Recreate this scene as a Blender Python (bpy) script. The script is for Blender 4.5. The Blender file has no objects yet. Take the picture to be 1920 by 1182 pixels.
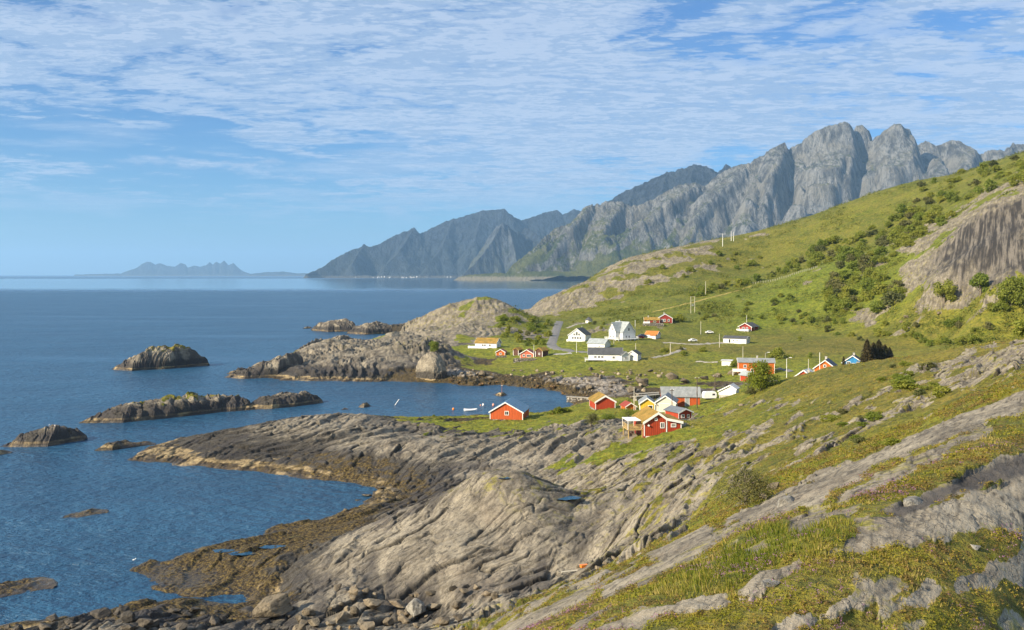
import bpy, bmesh, math, random
import numpy as np
from mathutils import Vector, Matrix
R = math.radians
C = bpy.context.scene.collection
F, HOR, CAMZ = 1867.0, 515.0, 40.0          # focal length in photo pixels, horizon row, eye height above the sea

# ------------------------------------------------------------------ camera
cam_d = bpy.data.cameras.new("camera"); cam = bpy.data.objects.new("camera", cam_d); C.objects.link(cam)
cam.location = (0, 0, CAMZ); cam.rotation_euler = (R(90), 0, 0)
cam_d.sensor_width = 36.0; cam_d.lens = F / 1920 * 36.0
cam_d.shift_y = -(591 - HOR) / 1920
cam_d.clip_start = 0.2; cam_d.clip_end = 200000
SC = bpy.context.scene
SC.camera = cam
SC.view_settings.view_transform = 'Standard'; SC.view_settings.look = 'None'
SC.view_settings.exposure = 0.98; SC.view_settings.gamma = 1.0
SC.render.engine = 'CYCLES'
SC.cycles.volume_bounces = 1; SC.cycles.max_bounces = 6
SC.cycles.diffuse_bounces = 2; SC.cycles.glossy_bounces = 2; SC.cycles.transparent_max_bounces = 8
SC.cycles.use_denoising = True; SC.cycles.denoiser = 'OPENIMAGEDENOISE'; SC.cycles.denoising_input_passes = 'RGB_ALBEDO_NORMAL'; SC.cycles.denoising_prefilter = 'ACCURATE'
SC.cycles.sample_clamp_direct = 6.0; SC.cycles.sample_clamp_indirect = 3.0
SC.cycles.caustics_reflective = False; SC.cycles.caustics_refractive = False

# ------------------------------------------------------------------ sun and sky
SUN_EL = 27.0
SUN_DIR = Vector((-0.84, -0.54, 0)).normalized() * math.cos(R(SUN_EL)); SUN_DIR.z = math.sin(R(SUN_EL))   # towards the sun
sun_d = bpy.data.lights.new("sun", 'SUN'); sun_d.energy = 5.0; sun_d.angle = R(0.5); sun_d.color = (1.0, 0.87, 0.66)
sun = bpy.data.objects.new("sun", sun_d); C.objects.link(sun)
sun.rotation_euler = SUN_DIR.to_track_quat('Z', 'Y').to_euler()

class NT:
    """small helper for node graphs"""
    def __init__(s, tree): s.t = tree; s.n = tree.nodes; s.l = tree.links
    def node(s, kind, ins=None, **kw):
        n = s.n.new(kind)
        for k, v in kw.items(): setattr(n, k, v)
        for k, v in (ins or {}).items(): s.put(n.inputs[k], v)
        return n
    def put(s, sock, v):
        if isinstance(v, bpy.types.NodeSocket): s.l.new(v, sock)
        elif isinstance(v, bpy.types.Node): s.l.new(v.outputs[0], sock)
        else:
            if isinstance(v, (tuple, list)) and len(v) == 3 and sock.type == 'RGBA': v = (*v, 1.0)
            sock.default_value = v
    def math(s, op, a, b=0.0, c=0.0, clamp=False):
        n = s.n.new('ShaderNodeMath'); n.operation = op; n.use_clamp = clamp
        s.put(n.inputs[0], a); s.put(n.inputs[1], b); s.put(n.inputs[2], c); return n.outputs[0]
    def vmath(s, op, a, b=(0, 0, 0)):
        n = s.n.new('ShaderNodeVectorMath'); n.operation = op
        s.put(n.inputs[0], a); s.put(n.inputs[1], b); return n.outputs[0]
    def mix(s, f, a, b, blend='MIX'):
        n = s.n.new('ShaderNodeMix'); n.data_type = 'RGBA'; n.blend_type = blend; n.clamp_factor = True
        s.put(n.inputs[0], f); s.put(n.inputs[6], a); s.put(n.inputs[7], b); return n.outputs[2]
    def ramp(s, v, lo, hi, a=0.0, b=1.0):
        n = s.n.new('ShaderNodeMapRange'); n.interpolation_type = 'SMOOTHSTEP'
        s.put(n.inputs[0], v); s.put(n.inputs[1], lo); s.put(n.inputs[2], hi); s.put(n.inputs[3], a); s.put(n.inputs[4], b); return n.outputs[0]
    def noise(s, vec, scale, detail=4.0, rough=0.55, dist=0.0):
        n = s.n.new('ShaderNodeTexNoise'); s.put(n.inputs['Vector'], vec)
        n.inputs['Scale'].default_value = scale; n.inputs['Detail'].default_value = detail
        n.inputs['Roughness'].default_value = rough; n.inputs['Distortion'].default_value = dist; return n.outputs[0]
    def attr(s, name):
        n = s.n.new('ShaderNodeAttribute'); n.attribute_name = name; return n.outputs['Fac']
    def xyz(s, v):
        n = s.n.new('ShaderNodeSeparateXYZ'); s.put(n.inputs[0], v); return n.outputs

W = bpy.data.worlds.new("World"); SC.world = W; W.use_nodes = True
g = NT(W.node_tree); g.n.clear()
sky = g.node('ShaderNodeTexSky', sky_type='NISHITA', sun_disc=False)
sky.sun_elevation = R(SUN_EL); sky.sun_rotation = math.atan2(SUN_DIR.x, SUN_DIR.y)
sky.altitude = 100; sky.air_density = 1.0; sky.dust_density = 0.3; sky.ozone_density = 2.5
tc = g.node('ShaderNodeTexCoord').outputs['Generated']
x, y, z = g.xyz(tc)
zc = g.math('ADD', g.math('MAXIMUM', z, 0.0), 0.030)
u = g.math('DIVIDE', x, zc); v = g.math('DIVIDE', y, zc)
uv = g.node('ShaderNodeCombineXYZ', {0: u, 1: v, 2: 0.0}).outputs[0]
warp = g.node('ShaderNodeTexNoise', {'Vector': uv, 'Scale': 1.5, 'Detail': 2.0})
uvw = g.vmath('ADD', uv, g.vmath('SCALE', g.vmath('SUBTRACT', warp.outputs['Color'], (0.5, 0.5, 0.5))))
g.n[-1].inputs[3].default_value = 0.2
big = g.noise(g.vmath('ADD', g.vmath('MULTIPLY', uvw, (1.0, 0.8, 1.0)), (8.1, 3.3, 0.0)), 0.42, 3.0, 0.5)
med = g.noise(g.vmath('MULTIPLY', uvw, (1.0, 0.9, 1.0)), 2.6, 3.0, 0.5)
rot = g.node('ShaderNodeMapping', {'Vector': uv}); rot.inputs['Rotation'].default_value = (0, 0, 0.45); rot.inputs['Scale'].default_value = (0.6, 1.0, 1.0)
w2 = g.node('ShaderNodeTexNoise', {'Vector': rot.outputs[0], 'Scale': 9.0, 'Detail': 4.0, 'Roughness': 0.6})
rv = g.vmath('ADD', rot.outputs[0], g.vmath('SCALE', g.vmath('SUBTRACT', w2.outputs['Color'], (0.5, 0.5, 0.5))))
g.n[-1].inputs[3].default_value = 0.22
vor = g.node('ShaderNodeTexVoronoi', {'Vector': rv, 'Scale': 4.6, 'Smoothness': 0.6}, feature='SMOOTH_F1', voronoi_dimensions='2D')
vor2 = g.node('ShaderNodeTexVoronoi', {'Vector': rv, 'Scale': 11.0, 'Smoothness': 0.6}, feature='SMOOTH_F1', voronoi_dimensions='2D')
puff2 = g.noise(rot.outputs[0], 30.0, 4.0, 0.6)
tex = g.math('SUBTRACT', 0.885, g.math('ADD', g.math('MULTIPLY', vor.outputs['Distance'], 0.62), g.math('MULTIPLY', vor2.outputs['Distance'], 0.24)))
tex = g.math('ADD', tex, g.math('MULTIPLY', g.math('SUBTRACT', puff2, 0.5), 0.14))
# broken fleecy sheet, densest overhead, thinning towards the horizon and the open sea
lay = g.math('ADD', g.math('MULTIPLY', big, 1.2), g.math('MULTIPLY', med, 0.9))
lay = g.math('ADD', lay, g.math('ADD', g.math('MULTIPLY', g.ramp(z, 0.04, 0.19), 0.28), g.math('ADD', 0.05, g.math('MULTIPLY', g.ramp(x, -0.40, 0.15), 0.08))))
sheet = g.ramp(lay, 1.00, 1.42)
fleece = g.ramp(g.math('ADD', tex, g.math('MULTIPLY', g.math('SUBTRACT', sheet, 0.5), 0.60)), 0.42, 0.70)
fade = g.ramp(z, 0.025, 0.10)
cm = g.math('MULTIPLY', fade, g.math('MULTIPLY', sheet, g.math('ADD', 0.16, g.math('MULTIPLY', fleece, 0.66))))
# low streaks of veil near the mountains
veil = g.noise(g.vmath('MULTIPLY', tc, (2.2, 2.2, 19.0)), 2.0, 5.0, 0.55)
vl = g.math('MULTIPLY', g.math('MULTIPLY', g.ramp(veil, 0.50, 0.66), g.ramp(z, 0.03, 0.08)), g.math('MULTIPLY', g.ramp(z, 0.20, 0.12), 0.55))
cm = g.math('MAXIMUM', cm, vl)
small = g.noise(g.vmath('MULTIPLY', g.vmath('ADD', tc, (0.31, 0.0, 0.02)), (9.0, 9.0, 34.0)), 1.0, 5.0, 0.6)
sc_ = g.math('MULTIPLY', g.math('MULTIPLY', g.ramp(small, 0.565, 0.68), 0.8), g.math('MULTIPLY', g.ramp(z, 0.04, 0.08), g.math('MULTIPLY', g.ramp(z, 0.20, 0.14), g.ramp(x, -0.45, -0.30))))
cm = g.math('MAXIMUM', cm, sc_)
ccol = g.mix(g.ramp(tex, 0.46, 0.64), (4.3, 5.7, 7.9), (6.1, 7.2, 9.0))
skyc = g.mix(1.0, sky.outputs[0], (0.50, 0.88, 1.32), 'MULTIPLY')
col = g.mix(cm, skyc, ccol)
bg = g.node('ShaderNodeBackground', {'Color': col, 'Strength': 0.050})
g.l.new(bg.outputs[0], g.node('ShaderNodeOutputWorld').inputs[0])

# ------------------------------------------------------------------ object helpers
def tag(o, label=None, cat=None, group=None, kind=None):
    if label: o['label'] = label
    if cat: o['category'] = cat
    if group: o['group'] = group
    if kind: o['kind'] = kind
    return o
def empty(name, loc=(0, 0, 0), rz=0.0):
    o = bpy.data.objects.new(name, None); C.objects.link(o); o.location = loc; o.rotation_euler = (0, 0, rz)
    o.empty_display_size = 0.2; return o
def mesh_np(name, verts, faces, mat, parent=None, smooth=True, attrs=None, uniform=4):
    """numpy vertices (n,3) and faces (m,k) as one mesh object"""
    me = bpy.data.meshes.new(name)
    verts = np.ascontiguousarray(verts, dtype=np.float32); faces = np.ascontiguousarray(faces, dtype=np.int32)
    n, k = faces.shape
    me.vertices.add(len(verts)); me.vertices.foreach_set('co', verts.ravel())
    me.loops.add(n * k); me.loops.foreach_set('vertex_index', faces.ravel())
    me.polygons.add(n); me.polygons.foreach_set('loop_start', np.arange(0, n * k, k, dtype=np.int32))
    me.polygons.foreach_set('loop_total', np.full(n, k, dtype=np.int32))
    for an, av in (attrs or {}).items():
        a = me.attributes.new(an, 'FLOAT', 'POINT'); a.data.foreach_set('value', np.ascontiguousarray(av, dtype=np.float32).ravel())
    me.update(calc_edges=True)
    me.polygons.foreach_set('use_smooth', np.full(n, smooth, dtype=bool))
    if mat: me.materials.append(mat)
    o = bpy.data.objects.new(name, me); C.objects.link(o)
    if parent: o.parent = parent
    return o

# ------------------------------------------------------------------ numpy noise
def _hash(ix, iy, seed):
    h = (ix.astype(np.uint32) * np.uint32(374761393) + iy.astype(np.uint32) * np.uint32(668265263) + np.uint32((seed * 974634777) & 0xffffffff))
    h = (h ^ (h >> np.uint32(13))) * np.uint32(1274126177)
    return h ^ (h >> np.uint32(16))
_ANG = np.arange(256) / 256.0 * 2 * np.pi
_GX = np.cos(_ANG).astype(np.float32); _GY = np.sin(_ANG).astype(np.float32)
def perlin(x, y, seed=0):
    x = np.asarray(x, dtype=np.float32); y = np.asarray(y, dtype=np.float32)
    fx = np.floor(x); fy = np.floor(y); ix = fx.astype(np.int32); iy = fy.astype(np.int32)
    fx = x - fx; fy = y - fy
    ux = fx * fx * fx * (fx * (fx * 6 - 15) + 10); uy = fy * fy * fy * (fy * (fy * 6 - 15) + 10)
    def gr(dx, dy):
        h = (_hash(ix + dx, iy + dy, seed) & np.uint32(255)).astype(np.int32)
        return _GX[h] * (fx - dx) + _GY[h] * (fy - dy)
    a = gr(0, 0); b = gr(1, 0); c = gr(0, 1); d = gr(1, 1)
    a = a + ux * (b - a); c = c + ux * (d - c)
    return (a + uy * (c - a)) * 1.5
def fbm(x, y, oct=4, seed=0, gain=0.5):
    s = 0; amp = 1.0; f = 1.0
    for i in range(oct):
        s = s + amp * perlin(x * f + i * 17.3, y * f - i * 9.1, seed + i); amp *= gain; f *= 2.03
    return s
def ridged(x, y, oct=4, seed=0, gain=0.5):
    s = 0; amp = 1.0; f = 1.0
    for i in range(oct):
        s = s + amp * (1 - np.abs(perlin(x * f + i * 11.7, y * f + i * 5.3, seed + i)) * 2); amp *= gain; f *= 2.07
    return s
def sstep(v, lo, hi):
    t = np.clip((v - lo) / (hi - lo), 0, 1); return t * t * (3 - 2 * t)

def blocks(x, y, sx, sy, seed=0, jit=0.9):
    """joint pattern with cells about sx by sy metres: random height, tilt within the cell, distance in metres to the nearest joint"""
    x = np.asarray(x, dtype=np.float32) / np.float32(sx); y = np.asarray(y, dtype=np.float32) / np.float32(sy); ix = np.floor(x).astype(np.int32); iy = np.floor(y).astype(np.int32)
    d1 = np.full(x.shape, 99.0, np.float32); d2 = d1.copy(); hh = np.zeros_like(d1); tl = np.zeros_like(d1); ax = np.zeros_like(d1); ay = ax.copy(); bx = ax.copy(); by = ax.copy()
    for dx in (-1, 0, 1):
        for dy in (-1, 0, 1):
            h = _hash(ix + dx, iy + dy, seed); rx = (h & np.uint32(1023)).astype(np.float32) / 1023; ry = ((h >> np.uint32(10)) & np.uint32(1023)).astype(np.float32) / 1023; rh = ((h >> np.uint32(20)) & np.uint32(1023)).astype(np.float32) / 1023
            ex = x - (ix + dx + .5 + jit * (rx - .5)); ey = y - (iy + dy + .5 + jit * (ry - .5)); d = ex * ex + ey * ey
            c = d < d1; m = ~c & (d < d2)
            bx = np.where(c, ax, np.where(m, ex, bx)); by = np.where(c, ay, np.where(m, ey, by)); d2 = np.where(c, d1, np.where(m, d, d2))
            ax = np.where(c, ex, ax); ay = np.where(c, ey, ay); d1 = np.where(c, d, d1); hh = np.where(c, rh, hh); tl = np.where(c, ex * (rx * 2 - 1) + ey * (ry * 2 - 1), tl)
    nx, ny = ax - bx, ay - by; l = np.sqrt(nx * nx + ny * ny) + 1e-6
    return hh - .5, tl, (d2 - d1) / (2 * l) / np.sqrt((nx / l / sx) ** 2 + (ny / l / sy) ** 2)
ST = R(25); SX, SY = math.sin(ST), math.cos(ST)          # strike of the rock layers
def strike(x, y): return x * SX + y * SY, x * SY - y * SX  # along, across
def saw(q, width, edge=0.2):
    f = q / width; f = f - np.floor(f)
    return np.where(f < 1 - edge, f / (1 - edge), (1 - f) / edge) - 0.5
def rock_relief(x, y, cracks=False):
    """layered, jointed bedrock: sheets dipping across the strike, broken by cross joints"""
    p, q = strike(x, y)
    w = fbm(x / 22, y / 22, 3, 5)
    w2 = fbm(x / 6, y / 6, 3, 15); w3 = perlin(p / 11, q / 3.5, 19); q = q * (1 + 0.10 * perlin(x / 40, y / 40, 23)) + 0.9 * w3
    a1 = sstep(fbm(x / 30, y / 30, 2, 31), -0.3, 0.5)
    h = 0.85 * saw(q + 2.6 * w + 0.25 * w2, 6.5, 0.12) * (0.25 + 0.9 * a1)
    h += 0.26 * saw(q + 1.9 * w + 0.7 * w2 + 0.06 * p, 2.9, 0.14) * (0.3 + 1.1 * sstep(fbm(x / 11, y / 11, 3, 41), -0.1, 0.5))
    h += 0.34 * saw(p + 2.0 * fbm(q / 4, p / 9, 2, 57), 7.0, 0.10) * sstep(fbm(x / 12, y / 12, 2, 61), 0.0, 0.4)
    h += 0.45 * fbm(p / 20, q / 9, 2, 71)
    k1 = sstep(fbm(x / 15, y / 15, 2, 91), -0.4, 0.35); k2 = sstep(fbm(x / 8, y / 8, 2, 95), -0.35, 0.3)
    pw = p + 0.9 * perlin(p / 3, q / 2, 97); qw = q + 0.5 * perlin(p / 3, q / 2, 98)
    cw = np.clip(0.05 + np.abs(y) * 0.0006, 0.06, 0.3)
    b, t, e = blocks(pw, qw, 7.5, 2.5, 3); crk = np.exp(-(e / cw) ** 2 * .7) * (0.2 + 0.8 * k1); h += (0.62 * b + 0.50 * t - 0.26 * np.exp(-(e / cw) ** 2)) * (0.35 + 0.75 * k1)
    b, t, e = blocks(pw, qw, 2.3, 0.95, 7); crk = np.maximum(crk, 0.65 * np.exp(-(e / cw) ** 2) * k2); h += (0.20 * b + 0.22 * t - 0.10 * np.exp(-(e / cw) ** 2)) * (0.25 + 0.85 * k2)
    b, t, e = blocks(pw, qw, 0.75, 0.40, 11); h += 0.07 * b + 0.07 * t
    return (h, crk) if cracks else h

# ------------------------------------------------------------------ the land: shore line and heights
def at(px, Y): return (px - 960) / F * Y                   # world x of a bearing at distance Y
def zat(py, Y): return CAMZ - (py - HOR) / F * Y
# shore line, (bearing, distance)
COAST = [(-300,108),(-100,112),(0,113.7),(100,116),(200,118.5),(270,121),(350,121.5),(430,120.5),(470,121.5),(440,123.5),(350,124.5),(290,127),(255,130),(248,133),(265,135.5),(275,138),
 (300,140),(350,143.5),(420,148),(490,153.5),(560,159),(600,164),(640,168),(675,171.5),(697,175.5),(703,180.5),(690,186),(665,190),(640,191.5),(560,196.5),(500,200),
 (440,204.6),(380,207),(330,209),(280,212),(250,215),(243,219),(262,226),(290,232),(330,238),(380,243),(450,253),(520,262),(600,270),(650,274),(700,276),(760,276),(800,278),(860,279),
 (920,280),(960,283),(1000,284.5),(1040,293),(1060,299),(1078,309),(1070,318),(1065,328),(1042,339),(1020,345),(1000,350),(960,355),(930,360),(900,358),(870,357),(840,366),
 (800,369),(770,372),(700,371.5),(640,372.5),(600,372),(560,374),(530,376),(500,385),(440,392),(424,397),(440,408),(470,425),(510,450),(540,490),(565,530),(585,560),(612,590),(660,600),(735,606),(768,640),(752,668),(735,690),
 (705,694),(690,700),(690,720),(720,750),(790,770),(900,775),(985,772),(1002,790),(1000,850),(990,1000),(1020,1400),(1060,1700),(2400,1700),(2400,2),(-400,2)]
# height marks as (bearing, photo row, distance)
MARKS = """
1100,1060,115 1000,1082,112 900,1100,110 800,1110,112 700,1120,110 600,1120,110 500,1150,110 400,1165,108 1000,1130,75 1100,1088,84 900,1150,80 850,1178,78 850,1178,90 780,1150,109
930,880,135 975,888,134 1010,910,133 900,893,134 870,914,133 800,962,131 720,1000,128 640,1040,124 560,1065,124 500,1080,126 950,1000,124 980,985,124 850,1020,120 1080,990,126 1100,965,130 1060,950,131 750,1050,118 680,1075,117 1040,1040,118
1070,930,150 950,866,186 1000,876,176 870,890,180 800,905,178 760,925,176 700,960,160 640,990,150 560,1010,146 430,1040,138 350,1070,134 330,1095,130
1000,805,232 1000,850,190 960,790,256 850,790,258 850,850,200 750,830,205 640,778,250 700,784,245 600,775,252 500,795,240 400,812,232 560,850,212 700,870,197 450,845,213 330,845,222 760,800,240 900,815,225
1110,830,188 1150,800,200 1220,822,183 1100,790,235 1130,768,268 1050,778,270 1200,770,262 1250,771,258 1300,790,215 1300,763,262 1340,750,290 1350,772,240 1400,737,242 1480,712,235 1550,692,225 1650,680,220 1700,668,215 1800,655,190 1920,645,165 2050,620,150 2150,600,140
1300,880,130 1200,900,140 1200,960,115 1150,880,155 1350,930,95 1250,1000,92 1200,1030,88 1400,920,85 1400,850,130 1500,870,85 1500,800,140 1500,750,185 1600,840,85 1600,780,130 1600,720,185 1750,780,80 1750,740,115 1750,700,160 1900,715,85 1900,690,115
1350,965,78 1450,915,74 1600,860,72 1750,800,68
1100,690,385 1250,700,365 1250,722,335 1350,700,365 1400,712,345 1450,690,370 1500,680,385 1600,660,420 1750,650,420 1900,645,380 1000,705,378 920,705,378 1160,735,318 1220,742,305 1110,715,345
1000,672,425 900,660,455 900,640,500 1000,640,510 1100,655,450 1050,630,540 1045,607,620 1090,640,480 1165,637,480 1165,605,570 1250,640,490 1250,605,570 1300,600,590 1380,645,500 1400,620,555 1500,640,490 1500,600,570 1600,640,475 1600,600,540 1700,600,500 1800,620,450 1920,620,420 1800,570,480 1920,560,440
1100,580,690 1100,545,730 1110,522,770 1060,548,725 1030,572,715 1015,585,705 1000,593,690 1060,540,750 1120,512,800 1160,490,830 1200,480,850 1260,468,860 1310,455,880 1350,453,890 1400,450,900 1440,430,890 1500,412,880 1600,375,860 1700,343,840 1800,325,820 1860,305,800 1920,285,790 2050,240,780 2150,210,770
1200,560,690 1200,520,740 1300,560,660 1300,510,740 1400,560,640 1400,500,760 1420,535,690 1530,505,670 1500,560,610 1500,480,760 1600,540,590 1600,450,750 1700,550,530 1700,500,580 1700,430,700 1760,520,500 1800,480,530 1800,400,640 1850,540,450 1850,500,480 1850,400,560 1920,520,440 1920,480,470 1920,400,530 1920,365,560 1860,365,620 2050,480,450 2050,560,420 2050,620,390 2050,330,560
930,556,620 870,573,605 960,575,620 985,593,625 820,577,620 760,593,635 720,602,640 690,608,650 900,620,545 850,632,520 800,618,565 960,620,545 1000,615,570 700,642,520 780,648,440 820,640,430 838,636,434 790,640,436 850,672,440 700,656,415 620,652,470 590,642,490 520,680,410 620,685,395 720,690,390 870,680,420 880,695,385 810,652,420 770,648,425 865,665,450 560,665,440 650,660,430
"""
ctl = []
for tok in MARKS.split():
    a, b, c = map(float, tok.split(',')); ctl.append((a, c, zat(b, c)))
for px, Y, zz in [(1480,290,8.5),(1550,290,9.5),(1600,325,7.5),(1650,290,12),(1750,270,18),(1850,255,21),(1950,240,23.5),(2100,230,26),(1400,290,6.5),
        (1120,1000,22),(1300,1100,42),(1500,1100,62),(1700,1050,88),(1920,1000,110),(2150,980,132),(1120,1700,8),(1500,1700,35),(1900,1700,70),(2200,1700,95),
        (-250,100,4),(0,104,2.5),(200,108,3),(300,95,5),(100,80,7),(-250,60,10),(300,60,8),(500,90,6),(700,80,9),(600,60,11),(930,760,4),(860,740,4),(1010,780,4)]: ctl.append((px, Y, zz))
for px in (-250, 100, 400, 700, 960, 1200, 1440, 1680, 1920, 2200):      # the hillside the photographer stands on
    t = (px - 960) / F
    for Y in (2.5, 4, 7, 12, 20, 32, 46, 60):
        zz = 38.2 + (0.433 * t - 0.31) * Y
        if t < 0: zz = 38.2 + (0.433 * t - 0.31 - 0.05 * min(1, -t * 4)) * Y
        if zz > 6 and not (px < 800 and Y > 46): ctl.append((px, Y, zz))
for px, Y in COAST[:-6]: ctl.append((px, Y, 1.2 if Y < 400 else 1.6))
ctl = np.array(ctl)
A = (ctl[:, 0] - 960) / F; B = np.log(ctl[:, 1])
CS = 0.035
K = np.sqrt((A[:, None] - A) ** 2 + (B[:, None] - B) ** 2 + CS * CS)
wts = np.linalg.solve(np.vstack([np.hstack([K + np.eye(len(A)) * -0.002, np.ones((len(A), 1))]), np.hstack([np.ones((1, len(A))), [[0]]])]), np.append(ctl[:, 2], 0))
NC, NR = 1280, 2050
PX = np.linspace(-230, 2150, NC); TA = (PX - 960) / F
LB = np.interp(np.arange(NR), [0, 430, 1560, NR - 1], np.log([2.6, 88, 300, 1650])); YY = np.exp(LB)      # rows lie closest over the shore rocks
def coarse(fn, nc=300, nr=400):
    """evaluate fn on a coarse grid and spread it smoothly over the fine one"""
    a = np.linspace(TA[0], TA[-1], nc); b = np.linspace(LB[0], LB[-1], nr)
    G = fn(*[m.ravel() for m in np.meshgrid(a, b)]).reshape(nr, nc)
    def cub(G, n, axis):
        m = G.shape[axis]; s = np.linspace(0, m - 1, n) if axis == 1 else (LB - LB[0]) / (LB[-1] - LB[0]) * (m - 1); i = np.clip(s.astype(int), 0, m - 2); f = s - i
        if axis == 1: f = f[None, :]
        else: f = f[:, None]
        tk = lambda k: np.take(G, np.clip(i + k, 0, m - 1), axis=axis)
        p0, p1, p2, p3 = tk(-1), tk(0), tk(1), tk(2)
        return p1 + 0.5 * f * (p2 - p0 + f * (2 * p0 - 5 * p1 + 4 * p2 - p3 + f * (3 * (p1 - p2) + p3 - p0)))
    return cub(cub(G, NR, 0), NC, 1).astype(np.float32)
def rbf(a, b):
    out = np.empty(len(a))
    for s in range(0, len(a), 8000):
        e = slice(s, s + 8000)
        out[e] = np.sqrt((a[e, None] - A) ** 2 + (b[e, None] - B) ** 2 + CS * CS) @ wts[:-1] + wts[-1]
    return out
cx = np.array([at(p, y) for p, y in COAST]); cy = np.array([y for p, y in COAST], dtype=float)
def sdf_poly(x, y, cx, cy):
    d2 = np.full(len(x), 1e18); ins = np.zeros(len(x), dtype=bool)
    for i in range(len(cx)):
        x0, y0, x1, y1 = cx[i - 1], cy[i - 1], cx[i], cy[i]
        ex, ey = x1 - x0, y1 - y0; t = np.clip(((x - x0) * ex + (y - y0) * ey) / (ex * ex + ey * ey + 1e-9), 0, 1)
        d2 = np.minimum(d2, (x - x0 - t * ex) ** 2 + (y - y0 - t * ey) ** 2)
        c = ((y0 > y) != (y1 > y)) & (x < ex * (y - y0) / (ey + 1e-12 * (ey == 0)) + x0); ins ^= c
    return np.where(ins, np.sqrt(d2), -np.sqrt(d2))
ZR = coarse(rbf)
SD = coarse(lambda a, b: sdf_poly(a * np.exp(b), np.exp(b), cx, cy), 420, 560)
GX = (TA[None, :] * YY[:, None]).astype(np.float32); GY = np.repeat(YY[:, None], NC, 1).astype(np.float32)
def blob_mask(pts, default=0.0, soft=0.03):
    """inverse-distance field in bearing / log distance from marks (bearing, distance, value)"""
    P = np.array(pts, dtype=float); a0 = (P[:, 0] - 960) / F; b0 = np.log(P[:, 1])
    def fn(a, b):
        out = np.empty(len(a))
        for s in range(0, len(a), 20000):
            e = slice(s, s + 20000)
            w = 1 / ((a[e, None] - a0) ** 2 + (b[e, None] - b0) ** 2 + soft * soft) ** 1.8
            out[e] = (w @ P[:, 2]) / w.sum(1)
        return out
    return coarse(fn, 240, 320)
# how far each place is grown over: 0 bare rock .. 1 full turf
def hit0(px, py):
    """first place along a bearing where the smooth land meets a photo row"""
    j = int(np.clip(round((px - PX[0]) / (PX[-1] - PX[0]) * (NC - 1)), 0, NC - 1))
    pr = HOR + (CAMZ - ZB[:, j]) / YY * F
    k = np.argmax(pr <= py); return YY[k]
ZL = np.maximum(ZR, 0.35)
ndist = SD + (fbm(GX / 9, GY / 9, 4, 3) * 2.2 * sstep(GY, 90, 140)).astype(np.float32) * sstep(np.abs(SD), 60, 10)
ramp_in = 1 - np.exp(-np.maximum(ndist, 0) / 3.2)
ZB = np.where(ndist > 0, ZL * ramp_in, -np.minimum(0.30 * -ndist, 7.0)).astype(np.float32)

VEG = """
1500,1150,.85 1700,1120,.75 1300,1160,.6 1150,1160,.45 1200,1110,.75 1000,1160,.1 1050,1120,.3 1350,1060,.85 1500,1040,.8 1700,1040,.75 1850,1080,.6 1850,980,.45 1700,980,.6 1600,940,.85 1750,880,.75 1880,820,.9 1900,880,.5 1450,990,.7 1300,1010,.55
1700,870,.6 1800,790,.75 1920,745,.5 1550,905,.35 1420,960,.3
950,1000,.0 800,1020,.0 1050,950,.15 940,890,.3 1000,900,.32 700,1020,.0 600,1080,.0 1100,1000,.1 1150,960,.22 1060,930,.25 870,950,.02 700,1110,.0 900,1110,.0 500,1100,.0
900,850,.02 750,850,.0 600,820,.0 450,840,.0 700,800,.05 1000,850,.06 1100,830,.02 820,785,.5 900,795,.75 980,800,.75 1060,790,.7 940,815,.45 1040,820,.25 860,815,.25 1100,800,.12 1150,790,.25
1150,880,.25 1220,845,.4 1250,880,.4 1300,840,.42 1350,880,.5 1320,930,.4 1250,950,.3 1200,1000,.2 1400,930,.75 1350,800,.5 1300,780,.42 1400,770,.5 1450,820,.45 1500,870,.55 1450,740,.6 1550,710,.8 1600,730,.8 1540,745,.4 1650,700,.85 1500,790,.42 1600,780,.55 1600,840,.55 1700,800,.65 1700,740,.55 1750,690,.28 1850,690,.14 1800,720,.2 1900,660,.2 1650,660,.7 1800,760,.7 1650,820,.6 1420,870,.42
1110,760,.8 1140,775,.95 1190,775,.95 1250,785,.95 1280,800,.8 1240,825,.95 1300,815,.9 1160,760,.9 1330,760,.9 1270,775,.95
930,690,.95 1000,690,.97 1100,690,.97 1200,690,.97 1300,700,1 1400,690,1 1500,670,1 1600,650,1 1000,650,1 1100,640,1 1200,640,1 1300,640,1 1400,640,1 1800,640,1 1700,640,1 930,655,.95
960,705,.5 1100,705,.6 1200,715,.6 1010,715,.1 900,710,.08 1100,725,.05 1180,735,.1 1240,725,.5 1060,735,.0 860,700,.1 960,718,.05
1000,610,.85 1020,600,.9 960,600,.7 930,562,.6 930,575,.3 900,600,.08 880,620,.05 860,580,.25 800,590,.15 760,605,.05 700,620,.0 950,640,.85 900,640,.6 820,630,.1 780,650,.12 820,645,.35 700,660,.03 620,670,.0 540,690,.0 720,645,.12 760,690,.0 860,640,.35 600,640,.0 650,630,.0 810,690,.1
1020,575,.0 1050,560,.1 1090,555,.2 1060,545,.5 1130,520,.6 1170,500,.5 1200,495,.25 1240,480,.15 1130,545,.35 1180,540,.4 1230,550,.9 1300,470,.45 1330,480,.6 1280,505,.6 1400,470,.9 1200,580,1 1100,590,1 1300,540,1 1400,520,1 1500,450,1 1600,420,1 1600,550,1 1500,580,1 1700,400,1 1800,340,1 1900,310,1 1750,480,.75 1720,520,.35 1700,560,.9 1800,520,.1 1780,470,.05 1800,440,.0 1850,420,.0 1900,410,.0 1850,480,.0 1900,480,.05 1900,450,.0 1830,380,.35 1900,370,.4 1780,420,.35 1740,450,.5 1850,530,.6 1920,540,.9 1780,600,.9 1720,590,.75 1900,600,1 1350,455,.6 1920,500,.1 1820,500,.0
"""
vm = []
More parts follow.
